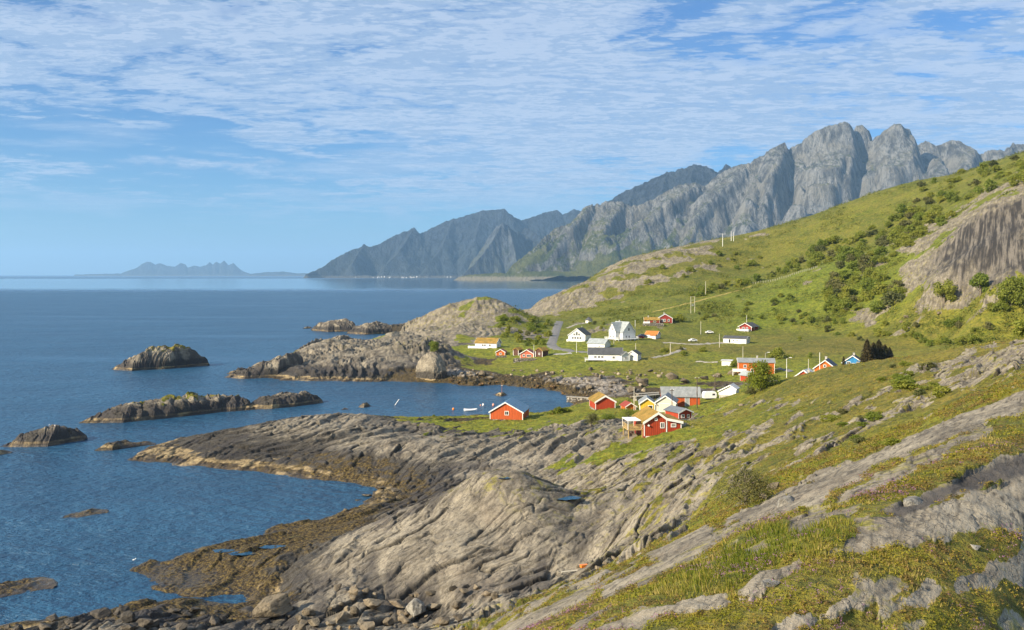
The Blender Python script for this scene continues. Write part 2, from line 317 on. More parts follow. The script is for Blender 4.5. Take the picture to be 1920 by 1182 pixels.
for tok in VEG.split():
    a, b, c = tok.split(','); vm.append((float(a), hit0(float(a), float(b)), float(c)))
VG = np.clip(blob_mask(vm), 0, 1); VG = VG + 0.13 * sstep(GX / GY, 0.16, 0.26) * sstep(GY, 60, 80) * sstep(GY, 330, 260) * sstep(VG, .15, .3)
LUSH = """
1000,650,.75 1040,655,1 1100,650,.9 1120,662,1 1100,685,1 1050,680,.7 1180,640,.6 1240,610,.5 1330,665,.9 1250,690,.35 1350,690,.8 1400,720,.95 1450,700,.9 1400,615,.8 1380,645,.6 1300,600,.55 1500,560,.75 1560,600,.65 1400,660,.12 1500,650,.15 1600,640,.2 1700,640,.35 1200,670,.25 1300,640,.4 1250,655,.25 1450,630,.3
1100,580,.45 1200,560,.45 1200,520,.3 1300,520,.35 1400,520,.5 1350,490,.15 1300,490,.1 1500,480,.35 1450,540,.7 1500,520,.75 1600,450,.35 1700,400,.4 1800,350,.45 1600,560,.75 1700,560,.6 1800,600,.5 1900,600,.55 1900,310,.5
930,690,.65 1000,695,.6 1100,700,.5 900,795,.75 980,800,.8 1060,785,.8 1100,800,.7 1150,770,.7 1200,775,.75 1240,830,.8 1290,780,.7 1350,780,.55 1450,740,.35 1550,700,.25 1650,700,.25 1400,830,.3 1300,860,.35 1500,820,.25 1600,800,.25 1400,920,.65 1750,720,.2 1200,950,.5
1500,1150,.45 1700,1120,.5 1300,1160,.4 1350,1060,.6 1500,1000,.55 1700,900,.4 1880,820,.35 1200,1100,.35 1850,1100,.3 1650,980,.4 940,890,.4 930,560,.5 1000,605,.55 800,1020,.3 600,800,.4
"""
lm = []
for tok in LUSH.split():
    a, b, c = tok.split(','); lm.append((float(a), hit0(float(a), float(b)), float(c)))
LU = np.clip(blob_mask(lm), 0, 1)

def poly_mask(pix, soft=0.02, seed=0, rag=1.0):
    """a patch outlined by photo marks, laid on the land; 1 inside, ragged edge"""
    Q = [(a, hit0(a, b)) for a, b in pix]; qa = np.array([(a - 960) / F for a, _ in Q]); qb = np.array([math.log(y) for _, y in Q])
    d = coarse(lambda a, b: sdf_poly(a, b, qa, qb), 420, 560)
    p_, q_ = strike(GX, GY); s = np.clip(GY / 40, .3, 3)
    return sstep(d + rag * soft * (1.3 * fbm(p_ / 3 / s, q_ / 0.9 / s, 4, 700 + seed)), -soft, soft).astype(np.float32)
sn_p, sn_q = strike(GX, GY)
SLABS = [[(1360, 980), (1450, 925), (1560, 880), (1650, 845), (1760, 795), (1935, 728), (1935, 758), (1830, 803), (1720, 848), (1640, 876), (1580, 912), (1530, 948), (1445, 975)],
 [(1544, 1050), (1642, 990), (1732, 958), (1821, 930), (1935, 898), (1935, 985), (1821, 1000), (1732, 1022), (1633, 1040)],
 [(1365, 1112), (1430, 1078), (1510, 1050), (1505, 1070), (1440, 1102), (1385, 1134)], [(1100, 1190), (1190, 1155), (1365, 1110), (1372, 1132), (1240, 1162), (1200, 1190)],
 [(1640, 1165), (1687, 1118), (1776, 1093), (1935, 1040), (1935, 1072), (1844, 1105), (1732, 1142)], [(1680, 1190), (1800, 1175), (1935, 1150), (1935, 1195)],
 [(1180, 1087), (1330, 1006), (1420, 966), (1430, 981), (1340, 1026), (1190, 1106)], [(1560, 937), (1700, 870), (1850, 800), (1862, 814), (1712, 888), (1572, 952)], [(1420, 1190), (1560, 1138), (1680, 1088), (1692, 1106), (1572, 1162), (1450, 1195)],
 [(1210, 1040), (1330, 985), (1350, 1000), (1240, 1060)], [(1110, 1110), (1215, 1060), (1225, 1075), (1120, 1130)]]
SLAB = np.zeros_like(ZB)
for i, s_ in enumerate(SLABS): SLAB = np.maximum(SLAB, poly_mask(s_, 0.010, i) * (0.72 if i in (4, 5, 6, 7) else 1.0))
WETL = poly_mask([(1650, 968), (1690, 945), (1740, 922), (1830, 886), (1935, 845), (1935, 884), (1840, 908), (1750, 943), (1690, 970)], 0.006, 20)
CLIFF = poly_mask([(1752, 500), (1765, 470), (1800, 425), (1850, 400), (1940, 372), (1940, 515), (1880, 520), (1830, 525), (1780, 525)], 0.018, 21)
CLIFF2 = poly_mask([(1700, 545), (1720, 510), (1745, 490), (1770, 520), (1760, 545)], 0.02, 22) * .6
DARKS = [[(560, 1080), (700, 1085), (850, 1095), (1010, 1085), (1040, 1100), (900, 1120), (700, 1125), (560, 1110)], [(690, 945), (760, 905), (860, 880), (900, 886), (860, 915), (790, 955), (720, 985)],
 [(1075, 930), (1130, 925), (1120, 985), (1105, 1030), (1085, 1000)], [(-300, 1190), (-300, 1150), (60, 1165), (260, 1128), (430, 1130), (560, 1120), (560, 1190)], [(250, 855), (330, 838), (480, 850), (640, 860), (760, 880), (760, 905), (640, 900), (440, 880), (260, 870)],
 [(425, 706), (520, 682), (640, 690), (760, 680), (860, 682), (860, 725), (420, 716)], [(835, 640), (875, 650), (880, 700), (840, 700)]]
DARK = np.zeros_like(ZB)  # dark lichen zones, with shade of hollows, ravine and steep wall painted in
for i, s_ in enumerate(DARKS): DARK = np.maximum(DARK, poly_mask(s_, 0.03, 40 + i, 1.6))
NEARHEATH = poly_mask([(1065, 1195), (1100, 1115), (1200, 1052), (1330, 985), (1450, 920), (1600, 862), (1760, 796), (1940, 725), (1940, 1195)], 0.02, 23, .5)
VG = np.maximum(VG, 0.62 * NEARHEATH); VG = VG * (1 - 0.97 * np.maximum(SLAB, WETL)); VG = VG * (1 - 0.9 * CLIFF) * (1 - .8 * CLIFF2)
vn = fbm(sn_p / 14, sn_q / 3.6, 4, 101) * sstep(GY, 340, 200) + fbm(GX / 20, GY / 20, 4, 111) * sstep(GY, 200, 340)
vn2 = fbm(sn_p / 3.0, sn_q / 1.2, 3, 121) * sstep(GY, 160, 60)
VEGM = sstep(VG + 0.36 * vn + 0.22 * vn2, 0.40, 0.60) * sstep(ndist, 1.0, 5.0)
rel, CRK = rock_relief(GX, GY, True)
# the big hump is jointed harder, and the far cliffs have tall vertical breaks
far_s = sstep(GY, 300, 480)
BIGR = (2.2 * fbm(sn_p / 45, sn_q / 22, 2, 201) + 0.6 * ridged(sn_p / 22, sn_q / 9, 2, 205) - 0.6) * sstep(GY, 360, 460)
rough = (1 - 0.72 * VEGM)
near_d = (0.12 + 0.88 * sstep(GY, 25, 90)) * (1 - 0.2 * sstep(GY, 440, 520))
CRK = CRK * (1 - 0.3 * sstep(GY, 440, 520))
shore_k = np.clip(sstep(ndist, -4, 3), 0, 1)
turf = fbm(GX / 7, GY / 7, 3, 301) * 0.22 + fbm(GX / 1.4, GY / 1.4, 3, 311) * 0.10 * sstep(GY, 2, 12)
steep = sstep(GY, 380, 430) * sstep(VG, 0.6, 0.25)
HUMP = poly_mask([(600, 1075), (700, 1000), (800, 955), (880, 885), (950, 875), (1030, 905), (1100, 960), (1110, 1030), (1060, 1085), (900, 1110), (700, 1115)], 0.03, 24)
HA = R(47); hp = GX * math.sin(HA) + GY * math.cos(HA); hq = GX * math.cos(HA) - GY * math.sin(HA) + 1.1 * fbm(GX / 14, GY / 14, 3, 901) + 0.35 * fbm(GX / 4, GY / 4, 2, 905)
hq = hq + 0.5 * fbm(hp / 5, hq / 3, 3, 923)
hb, ht, he = blocks(hp, hq, 11, 2.1, 31); hb2, ht2, he2 = blocks(hp, hq, 3.4, 1.0, 37); hm = sstep(fbm(hp / 9, hq / 5, 2, 911), -.3, .3)
hrel = 0.40 * hb + 0.42 * ht - 0.34 * np.exp(-(he / 0.15) ** 2) * (0.3 + 0.8 * hm) + 0.09 * hb2 + 0.10 * ht2 + 0.14 * fbm(hp / 3, hq / 1.2, 4, 919) + 0.08 * rel
CRK = CRK * (1 - HUMP) + HUMP * np.maximum(np.exp(-(he / 0.17) ** 2) * (0.35 + 0.65 * hm), 0.4 * np.exp(-(he2 / 0.1) ** 2))
rel = (rel * (1 - HUMP) + hrel * HUMP) * (1 - 0.8 * CLIFF) * (1 - 0.72 * np.maximum(SLAB, WETL))
BIGR = BIGR * (1 - 0.75 * CLIFF); rel = rel * (1 + 0.9 * sstep(GY, 355, 375) * sstep(GX / GY, -0.045, -0.07))
ZF = ZB + (rel * rough * near_d * (1 + 0.15 * steep) + 0.09 * (SLAB + WETL) * fbm(GX / 1.3, GY / 1.5, 4, 331) * sstep(GY, 200, 60) - 0.08 * WETL * (0.22 + 0.78 * sstep(ZR, 1.2, 4.5)) + turf * VEGM + BIGR * steep) * shore_k
# stony beach of the bay: a bed of cobbles
beach = sstep(ndist, 26, 16) * sstep(GY, 300, 325) * sstep(GY, 412, 392) * sstep(GX / GY, -0.075, -0.055)
ZF = ZF + beach * (0.55 * np.maximum(fbm(GX / 1.6, GY / 1.6, 2, 401), -0.15) + 0.25 * fbm(GX / 0.7, GY / 0.9, 2, 411)) * shore_k
# dark weed beds on the low flats
WEED = [(330,1085,1),(300,1060,1),(400,1060,1),(300,1105,1),(430,1090,.9),(480,1110,.6),(420,1030,.9),(560,995,.6),(640,965,.5),(500,1050,.35),(560,1070,.0),(600,1040,0),(700,1000,0),(780,940,.3),(640,900,.5),(720,915,.4),(560,890,.35),(400,880,.2),
        (560,1130,.45),(700,1125,.5),(300,1160,.25),(150,1165,.3),(1000,720,.9),(1100,735,.8),(920,712,.7),(1180,742,.6),(1040,735,1),(940,720,1),(600,800,0),(1000,1000,0),(1200,900,0),(860,850,0),(1100,690,0),(600,690,0),(1000,1080,0),(860,1090,0),(800,1120,.1)]
WD = np.clip(blob_mask([(a, hit0(a, b), c) for a, b, c in WEED]), 0, 1) * np.where(beach > .3, sstep(ZF, 2.4, 1.5), sstep(ZF, 4.0, 2.6))
WEEDM = sstep(1.25 * WD + 0.26 * fbm(GX / 2.2, GY / 2.2, 4, 501), 0.35, 0.6)
WEEDM = WEEDM * (1 - VEGM)
ZF = ZF - WEEDM * (1 - beach) * 0.6 * (ZF - ZB) + WEEDM * 0.10 * fbm(GX / 0.7, GY / 0.7, 3, 511)
ZF = np.where(ndist > 0, np.maximum(ZF, 0.02 + 0.0 * ZF), np.minimum(ZF, -0.02)).astype(np.float32)
PYF = HOR + (CAMZ - ZF) / GY * F
PYMIN = np.minimum.accumulate(PYF, axis=0)

def ground_z(x, y):
    y = np.clip(np.asarray(y, dtype=float), 2.7, 1600); t = np.asarray(x, dtype=float) / y
    fi = np.clip((t - TA[0]) / (TA[-1] - TA[0]) * (NC - 1), 0, NC - 1.001); fj = np.clip(np.interp(np.log(y), LB, np.arange(NR)), 0, NR - 1.001)
    i = fi.astype(int); j = fj.astype(int); u = fi - i; v = fj - j
    return (ZF[j, i] * (1 - u) + ZF[j, i + 1] * u) * (1 - v) + (ZF[j + 1, i] * (1 - u) + ZF[j + 1, i + 1] * u) * v
def spot(px, py):
    """the place on the land that the photograph shows at (px, py)"""
    j = int(np.clip(round((px - PX[0]) / (PX[-1] - PX[0]) * (NC - 1)), 0, NC - 1))
    k = int(np.argmax(PYMIN[:, j] <= py)); Y = YY[k]
    return Vector((at(px, Y), Y, float(ground_z(at(px, Y), Y))))

def grid_faces(nr, nc):
    i = np.arange(nr * nc, dtype=np.int32).reshape(nr, nc)
    return np.stack([i[:-1, :-1], i[:-1, 1:], i[1:, 1:], i[1:, :-1]], -1).reshape(-1, 4)

# ------------------------------------------------------------------ materials
def new_mat(name):
    m = bpy.data.materials.new(name); m.use_nodes = True; t = NT(m.node_tree); t.n.clear()
    out = t.node('ShaderNodeOutputMaterial'); return m, t, out
def finish(t, out, col, rough=0.85, bump=None, spec=0.3, extra=None):
    b = t.node('ShaderNodeBsdfPrincipled'); t.put(b.inputs['Base Color'], col); t.put(b.inputs['Roughness'], rough)
    t.put(b.inputs['Specular IOR Level'], spec)
    if bump: t.put(b.inputs['Normal'], bump)
    for k, v in (extra or {}).items(): t.put(b.inputs[k], v)
    t.l.new(b.outputs[0], out.inputs[0]); return b
def bump(t, h, dist, strength=1.0, normal=None):
    n = t.node('ShaderNodeBump', {'Height': h, 'Distance': dist, 'Strength': strength})
    if normal: t.put(n.inputs['Normal'], normal)
    return n.outputs[0]
def plain(name, col, rough=0.6, var=0.12, scale=3.0, bumpd=0.0, metal=0.0):
    """painted or bare surface with a little mottling"""
    m, t, out = new_mat(name)
    p = t.node('ShaderNodeTexCoord').outputs['Object']
    n = t.noise(p, scale, 4)
    dk = tuple(c * (1 - var) for c in col); lt = tuple(min(1, c * (1 + var)) for c in col)
    c = t.mix(t.ramp(n, 0.3, 0.7), dk, lt)
    finish(t, out, c, rough, bump(t, n, bumpd) if bumpd else None, extra={'Metallic': metal}); return m

def rock_colour(t, pos, zz, tone=(1, 1, 1), bands=True):
    """grey coastal bedrock, black lichen, tan barnacles and brown weed by height above the water"""
    # stretched along the strike
    vr_ = t.node('ShaderNodeVectorRotate', {'Vector': pos, 'Angle': ST}); sp = t.vmath('MULTIPLY', vr_.outputs[0], (1.0, 0.28, 1.0))
    n1 = t.noise(sp, 0.35, 6, 0.62); n2 = t.noise(sp, 2.6, 5, 0.65); n3 = t.noise(pos, 0.09, 4, 0.6)
    T = lambda c: tuple(a * b for a, b in zip(c, tone))
    c = t.mix(t.ramp(n1, 0.32, 0.68), T((0.140, 0.117, 0.086)), T((0.328, 0.281, 0.205)))
    c = t.mix(t.math('MULTIPLY', t.ramp(n2, 0.5, 0.72), 0.6), c, T((0.37, 0.325, 0.25)))
    c = t.mix(t.math('MULTIPLY', t.ramp(n2, 0.47, 0.33), 0.75), c, T((0.055, 0.047, 0.039)))
    c = t.mix(t.math('MULTIPLY', t.ramp(n3, 0.55, 0.75), 0.35), c, T((0.30, 0.235, 0.165)))
    if bands:
        wob = t.math('ADD', zz, t.math('MULTIPLY', t.math('SUBTRACT', t.noise(pos, 0.16, 6, 0.65), 0.5), 4.6))
        dark = t.math('MULTIPLY', t.ramp(wob, 4.3, 2.9), 0.90)
        c = t.mix(dark, c, t.mix(t.ramp(n2, 0.35, 0.65), (0.012, 0.0105, 0.009), (0.047, 0.041, 0.034)))
        wob2 = t.math('ADD', zz, t.math('MULTIPLY', t.math('SUBTRACT', t.noise(pos, 0.5, 4, 0.6), 0.5), 0.8))
        tan = t.math('MULTIPLY', t.ramp(wob2, 1.25, 1.02), 0.92)
        c = t.mix(tan, c, t.mix(t.ramp(n2, 0.3, 0.66), (0.17, 0.115, 0.05), (0.44, 0.33, 0.17)))
        weed = t.math('MULTIPLY', t.ramp(wob2, 0.74, 0.58), t.ramp(t.noise(pos, 0.16, 4, 0.6), 0.38, 0.5))
        c = t.mix(weed, c, t.mix(t.ramp(n2, 0.35, 0.65), (0.022, 0.014, 0.008), (0.10, 0.065, 0.022)))
    return c, n1, n2

def ground_material():
    m, t, out = new_mat('ground')
    pos = t.node('ShaderNodeNewGeometry').outputs['Position']; nor = t.node('ShaderNodeNewGeometry').outputs['True Normal']
    px, py, pz = t.xyz(pos)
    veg = t.attr('veg'); lush = t.attr('lush'); weed = t.attr('weed'); beach = t.attr('beach')
    rc, n1, n2 = rock_colour(t, pos, pz)
    fin = t.noise(pos, 7.0, 4, 0.7)
    rc = t.mix(t.math('MULTIPLY', t.ramp(fin, 0.57, 0.66), 0.55), rc, (0.055, 0.05, 0.044)); rc = t.mix(t.math('MULTIPLY', t.ramp(t.noise(pos, 11.0, 4, 0.7), 0.58, 0.66), 0.5), rc, (0.46, 0.43, 0.37))
    # moss and lichen cushions on bare rock
    lich = t.math('MULTIPLY', t.ramp(t.noise(pos, 0.55, 6, 0.72), 0.52, 0.63), t.ramp(pz, 5.5, 9.0))
    lich = t.math('MULTIPLY', lich, t.attr('moss'))
    rc = t.mix(lich, rc, t.mix(t.ramp(fin, .35, .65), (0.16, 0.145, 0.028), (0.36, 0.31, 0.07)))
    rc = t.mix(t.math('MULTIPLY', t.attr('wet_lichen_shade'), 0.8), rc, (0.045, 0.04, 0.04))  # wet ledge and dark lichen, plus the shade painted into the hollows
    rc = t.mix(t.math('MULTIPLY', t.attr('crack'), 0.85), rc, (0.028, 0.024, 0.019))
    cm_ = t.node('ShaderNodeVectorMath', {0: t.node('ShaderNodeVectorRotate', {'Vector': pos, 'Angle': R(27)}).outputs[0], 1: (0.55, 0.022, 0.05)}, operation='MULTIPLY')
    cs_ = t.noise(cm_.outputs[0], 1.0, 6, 0.7)
    rc = t.mix(t.attr('cliff'), rc, t.mix(t.ramp(cs_, 0.44, 0.62), (0.030, 0.026, 0.023), (0.165, 0.142, 0.114)))
    vz = t.ramp(t.math('ADD', veg, t.math('MULTIPLY', t.math('SUBTRACT', t.noise(pos, 0.8, 6, 0.72), 0.5), 1.1)), 0.38, 0.62)
    # turf: heath brown, olive, gold and fresh green
    a = t.noise(pos, 0.05, 5, 0.62); b = t.noise(pos, 0.33, 5, 0.65); d = t.noise(pos, 1.7, 5, 0.7)
    g1 = t.mix(t.ramp(a, 0.38, 0.62), (0.128, 0.142, 0.016), (0.265, 0.232, 0.032))
    g1 = t.mix(t.math('MULTIPLY', t.ramp(b, 0.45, 0.66), 0.5), g1, (0.36, 0.27, 0.055))
    g1 = t.mix(t.math('MULTIPLY', t.ramp(d, 0.51, 0.64), 0.75), g1, (0.135, 0.075, 0.022))
    g2 = t.mix(t.ramp(b, 0.35, 0.65), (0.135, 0.185, 0.009), (0.31, 0.325, 0.018))
    gc = t.mix(t.ramp(t.math('ADD', lush, t.math('MULTIPLY', t.math('SUBTRACT', t.noise(pos, 0.12, 5, 0.65), 0.5), 1.0)), 0.22, 0.95), g1, g2)
    e_ = t.noise(pos, 0.75, 6, 0.75)
    gc = t.mix(t.math('MULTIPLY', t.ramp(e_, 0.50, 0.40), 0.8), gc, (0.075, 0.090, 0.012))
    gc = t.mix(t.math('MULTIPLY', t.ramp(e_, 0.56, 0.66), 0.55), gc, (0.42, 0.34, 0.08))
    gc = t.mix(t.math('MULTIPLY', t.ramp(d, 0.46, 0.34), 0.6), gc, (0.050, 0.052, 0.010))
    gc = t.mix(t.math('MULTIPLY', t.ramp(fin, 0.55, 0.75), 0.4), gc, (0.36, 0.28, 0.07))
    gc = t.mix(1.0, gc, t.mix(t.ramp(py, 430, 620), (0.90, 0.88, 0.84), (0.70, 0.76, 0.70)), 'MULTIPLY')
    c = t.mix(vz, rc, gc)
    w5 = t.noise(pos, 2.2, 6, 0.75)
    wc = t.mix(t.ramp(w5, .44, .56), (0.016, 0.010, 0.005), t.mix(t.ramp(fin, .42, .6), (0.060, 0.036, 0.011), (0.20, 0.145, 0.042)))
    vr = t.node('ShaderNodeTexVoronoi', {'Vector': pos, 'Scale': 0.75})
    bc = t.mix(t.xyz(vr.outputs['Color'])[0], (0.10, 0.085, 0.07), (0.36, 0.315, 0.26))
    bc = t.mix(t.ramp(t.math('ADD', pz, t.math('MULTIPLY', t.math('SUBTRACT', n1, 0.5), 2.0)), 2.1, 1.2), bc, t.mix(t.ramp(n2, .35, .65), (0.045, 0.026, 0.012), (0.19, 0.12, 0.045)))
    c = t.mix(t.math('MULTIPLY', beach, t.math('SUBTRACT', 1.0, vz)), c, bc)
    c = t.mix(weed, c, wc)
    vr2 = t.node('ShaderNodeVectorRotate', {'Vector': pos, 'Angle': ST}); mp = t.node('ShaderNodeVectorMath', {0: vr2.outputs[0], 1: (1.0, 0.3, 1.0)}, operation='MULTIPLY')
    vo = t.node('ShaderNodeTexVoronoi', {'Vector': t.vmath('ADD', mp.outputs[0], t.vmath('SCALE', t.node('ShaderNodeTexNoise', {'Vector': pos, 'Scale': 1.1, 'Detail': 4.0}).outputs['Color'])), 'Scale': 0.8}, feature='DISTANCE_TO_EDGE')
    t.n[-2].inputs[3].default_value = 1.0
    crack = t.ramp(vo.outputs['Distance'], 0.0, 0.09)
    cr = t.math('MULTIPLY', t.math('SUBTRACT', 1.0, crack), t.ramp(t.noise(pos, 0.3, 3), 0.46, 0.6))
    c = t.mix(t.math('MULTIPLY', cr, t.math('MULTIPLY', t.math('SUBTRACT', 1.0, vz), 0.55)), c, (0.05, 0.045, 0.04))
    v3 = t.node('ShaderNodeTexVoronoi', {'Vector': t.vmath('ADD', mp.outputs[0], t.vmath('MULTIPLY', t.node('ShaderNodeTexNoise', {'Vector': pos, 'Scale': 3.0, 'Detail': 4.0}).outputs['Color'], (.35, .35, .35))), 'Scale': 3.2}, feature='DISTANCE_TO_EDGE')
    cr3 = t.math('MULTIPLY', t.ramp(v3.outputs['Distance'], 0.05, 0.0), t.ramp(t.noise(pos, 0.9, 3), 0.45, 0.6))
    c = t.mix(t.math('MULTIPLY', cr3, t.math('MULTIPLY', t.math('SUBTRACT', 1.0, vz), 0.6)), c, (0.04, 0.036, 0.03)); cr = t.math('MAXIMUM', cr, t.math('MULTIPLY', cr3, .5))
    h = t.math('ADD', t.math('MULTIPLY', n1, 0.22), t.math('ADD', t.math('MULTIPLY', n2, 0.20), t.math('MULTIPLY', fin, 0.10)))
    h = t.math('SUBTRACT', h, t.math('MULTIPLY', cr, 0.12))
    nb = bump(t, h, 0.75, 0.7)
    hv = t.math('ADD', t.math('MULTIPLY', d, 0.5), t.math('ADD', t.math('MULTIPLY', fin, 0.2), t.math('MULTIPLY', b, 0.8)))
    nv = bump(t, t.math('ADD', hv, t.math('MULTIPLY', e_, 1.0)), 0.9, 0.9)
    nm = t.node('ShaderNodeMix', data_type='VECTOR'); t.put(nm.inputs[0], vz); t.put(nm.inputs[4], nb); t.put(nm.inputs[5], nv)
    ro = t.mix(t.ramp(pz, 0.1, 0.7), (0.35,) * 3, (0.88,) * 3)
    finish(t, out, c, ro, nm.outputs[1], 0.3)
    return m
M_GROUND = ground_material()
ground = mesh_np('ground', np.stack([GX, GY, ZF], -1).reshape(-1, 3), grid_faces(NR, NC), M_GROUND, attrs={
    'veg': VEGM, 'lush': LU, 'weed': WEEDM, 'beach': beach, 'moss': sstep(VG, 0.03, 0.30) * (1 - CLIFF), 'wet_lichen_shade': np.maximum(WETL, 0.85 * DARK * sstep(ZF, .9, 1.6)), 'crack': CRK, 'cliff': CLIFF})
tag(ground, kind='structure')

# ------------------------------------------------------------------ sea
def sea_material():
    m, t, out = new_mat('sea')
    pos = t.node('ShaderNodeNewGeometry').outputs['Position']; px, py, pz = t.xyz(pos)
    w1 = t.noise(t.vmath('MULTIPLY', pos, (1, 1.4, 1)), 0.55, 5, 0.6); w2 = t.noise(pos, 0.05, 4, 0.6); w3 = t.noise(t.vmath('MULTIPLY', pos, (1, 2.0, 1)), 0.012, 4, 0.6)
    calm = t.ramp(t.noise(t.vmath('MULTIPLY', pos, (0.6, 2.4, 1)), 0.006, 5, 0.62), 0.52, 0.66)      # slicks of smoother water
    far_calm = t.math('MULTIPLY', t.ramp(t.math('ADD', py, t.math('MULTIPLY', w3, 900.0)), 2600, 3400), t.ramp(py, 11000, 8000))
    st = t.math('MULTIPLY', t.math('SUBTRACT', 1.0, t.math('MULTIPLY', calm, 0.5)), t.math('SUBTRACT', 1.0, t.math('MULTIPLY', far_calm, 0.96)))
    w0 = t.noise(t.vmath('MULTIPLY', pos, (1, 1.8, 1)), 0.17, 4, 0.6)
    h = t.math('ADD', t.math('ADD', t.math('MULTIPLY', w1, 0.9), t.math('MULTIPLY', w0, 1.7)), t.math('ADD', t.math('MULTIPLY', w2, 1.6), t.math('MULTIPLY', w3, 3.0)))
    nb = t.node('ShaderNodeBump', {'Height': h, 'Distance': 1.5, 'Strength': st}).outputs[0]
    deep = t.mix(t.ramp(w3, 0.3, 0.7), (0.014, 0.066, 0.135), (0.022, 0.088, 0.170))
    finish(t, out, deep, t.math('SUBTRACT', 0.3, t.math('MULTIPLY', far_calm, 0.22)), nb, 0.40, {'IOR': 1.333}); return m
M_SEA = sea_material()
sy = np.concatenate([[-400], np.geomspace(20, 62000, 60)]); sx = np.linspace(-1.2, 1.2, 25)
SV = np.array([[a * max(b, 400) * 1.0, b, 0.0] for b in sy for a in sx])
sea = mesh_np('sea', SV, grid_faces(len(sy), len(sx)), M_SEA); tag(sea, kind='structure')

for px_, py_, ra, rb in [(1060, 938, 1.9, 1.3), (515, 1026, 2.6, .9), (452, 1040, 1.8, 1.0), (418, 1036, 1.5, .9), (945, 898, .8, .5)]:
    c_ = spot(px_, py_); an = np.linspace(0, 2 * np.pi, 25)[:-1]; rr = 1 + .25 * fbm(np.cos(an) * 1.5 + px_, np.sin(an) * 1.5, 2, 3)
    zz = float(np.median(ground_z(c_.x + .6 * ra * np.cos(an), c_.y + .6 * rb * np.sin(an)))) + .12
    vv = np.vstack([[[c_.x, c_.y, zz]], np.stack([c_.x + ra * rr * np.cos(an), c_.y + rb * rr * np.sin(an), zz + 0 * an], 1)])
    tag(mesh_np('water_pool', vv, np.array([[0, 1 + k, 1 + (k + 1) % 24] for k in range(24)]), M_SEA), kind='structure')

# ------------------------------------------------------------------ mountains
def P3(px, py, Y): return (at(px, Y), Y, zat(py, Y))
def mountain(name, ridges, bx, by, nx, ny, mat, slope=1.15, foot=0.32, rough=1.0, seed=0, sc=1.0, base=-20, gullies=(), jag=8):
    """land raised along ridge lines; walls fall away from each, steep above and slack at the foot"""
    xs = np.linspace(bx[0], bx[1], nx); ys = np.linspace(by[0], by[1], ny); X, Yg = np.meshgrid(xs, ys)
    wx = fbm(X / (900 * sc), Yg / (900 * sc), 5, seed + 1, 0.45) * 120 * sc; wy = fbm(X / (900 * sc), Yg / (900 * sc), 5, seed + 7, 0.45) * 120 * sc
    Z = np.full(X.shape, -1e9); D = np.full(X.shape, 1e9)
    for rd in ridges:
        nums = [v for v in rd if isinstance(v, (int, float))]; k = nums[0] if nums else 1.0; thick = nums[1] * sc if len(nums) > 1 else 0.0
        pts = [P3(*p) for p in rd if isinstance(p, tuple)]
        zr = np.full(X.shape, -1e9)
        for (x0, y0, z0), (x1, y1, z1) in zip(pts[:-1], pts[1:]):
            ex, ey = x1 - x0, y1 - y0; L2 = ex * ex + ey * ey
            t = np.clip(((X - x0) * ex + (Yg - y0) * ey) / L2, 0, 1)
            dx = X - x0 - t * ex; dy = Yg - y0 - t * ey; d0 = np.sqrt(dx * dx + dy * dy)
            fade = np.clip(d0 / (240 * sc), 0, 1)
            d = np.sqrt((dx + wx * fade) ** 2 + (dy + wy * fade) ** 2)
            h = z0 + t * (z1 - z0)
            d = np.maximum(d - thick, 0) + 0.16 * np.minimum(d, thick) * d / (thick + 1); R0 = 70 * sc
            dd = np.where(d < R0, d * d / (2 * R0) + 0.5 * d * d / R0 * (d / R0), d) if thick else d      # rounded domes
            dd = np.minimum(dd, d)
            zz = np.maximum(h - slope * k * dd, h * 0.24 - foot * k * d)
            zr = np.maximum(zr, zz); D = np.minimum(D, d0)
        e = np.abs(Z - zr); Z = np.maximum(Z, zr) + np.where(e < 40 * sc, (40 * sc - e) ** 2 / (160 * sc), 0) * 0.6
    for path, gw, gd in gullies:
        dg = np.full(X.shape, 1e9)
        for (a0, b0), (a1, b1) in zip(path[:-1], path[1:]):
            x0, y0, x1, y1 = at(a0, b0), b0, at(a1, b1), b1; ex, ey = x1 - x0, y1 - y0; t = np.clip(((X - x0) * ex + (Yg - y0) * ey) / (ex * ex + ey * ey), 0, 1)
            dg = np.minimum(dg, np.hypot(X + .25 * wx - x0 - t * ex, Yg - y0 - t * ey))
        Z = Z - gd * np.exp(-(dg / gw) ** 1.5) * sstep(Z, 60, 300)
    rg = 0.9 - ridged(X / (300 * sc), Yg / (900 * sc), 4, seed + 21, 0.55) * 0.75
    cr = ridged(X / (520 * sc) + 0.3 * fbm(X / 500, Yg / 500, 2, seed + 61), Yg / (2600 * sc), 2, seed + 51, 0.4) - .55
    steepm = sstep(Z, 30, 260 * sc); off = 0.35 + 0.65 * sstep(D, 20 * sc, 160 * sc)
    Z = Z + (rg * 30 * sc - np.maximum(cr, 0) ** 4 * 120 * sc - ridged(X / (80 * sc), Yg / (260 * sc), 3, seed + 31) * 7 * sc + fbm(X / (28 * sc), Yg / (45 * sc), 3, seed + 35) * 4 * sc) * rough * steepm * off
    Z = Z + (ridged(X / (46 * sc), Yg / (60 * sc), 3, seed + 71, .6) - .9) * jag * sc * sstep(D, 130 * sc, 10 * sc) * steepm
    Z = Z + fbm(X / 120, Yg / 120, 4, seed + 41) * 9 * sc * sstep(Z, -15, 20)
    Z = np.maximum(Z, base)
    o = mesh_np(name, np.stack([X, Yg, Z], -1).reshape(-1, 3), grid_faces(ny, nx), mat); tag(o, kind='structure'); return o
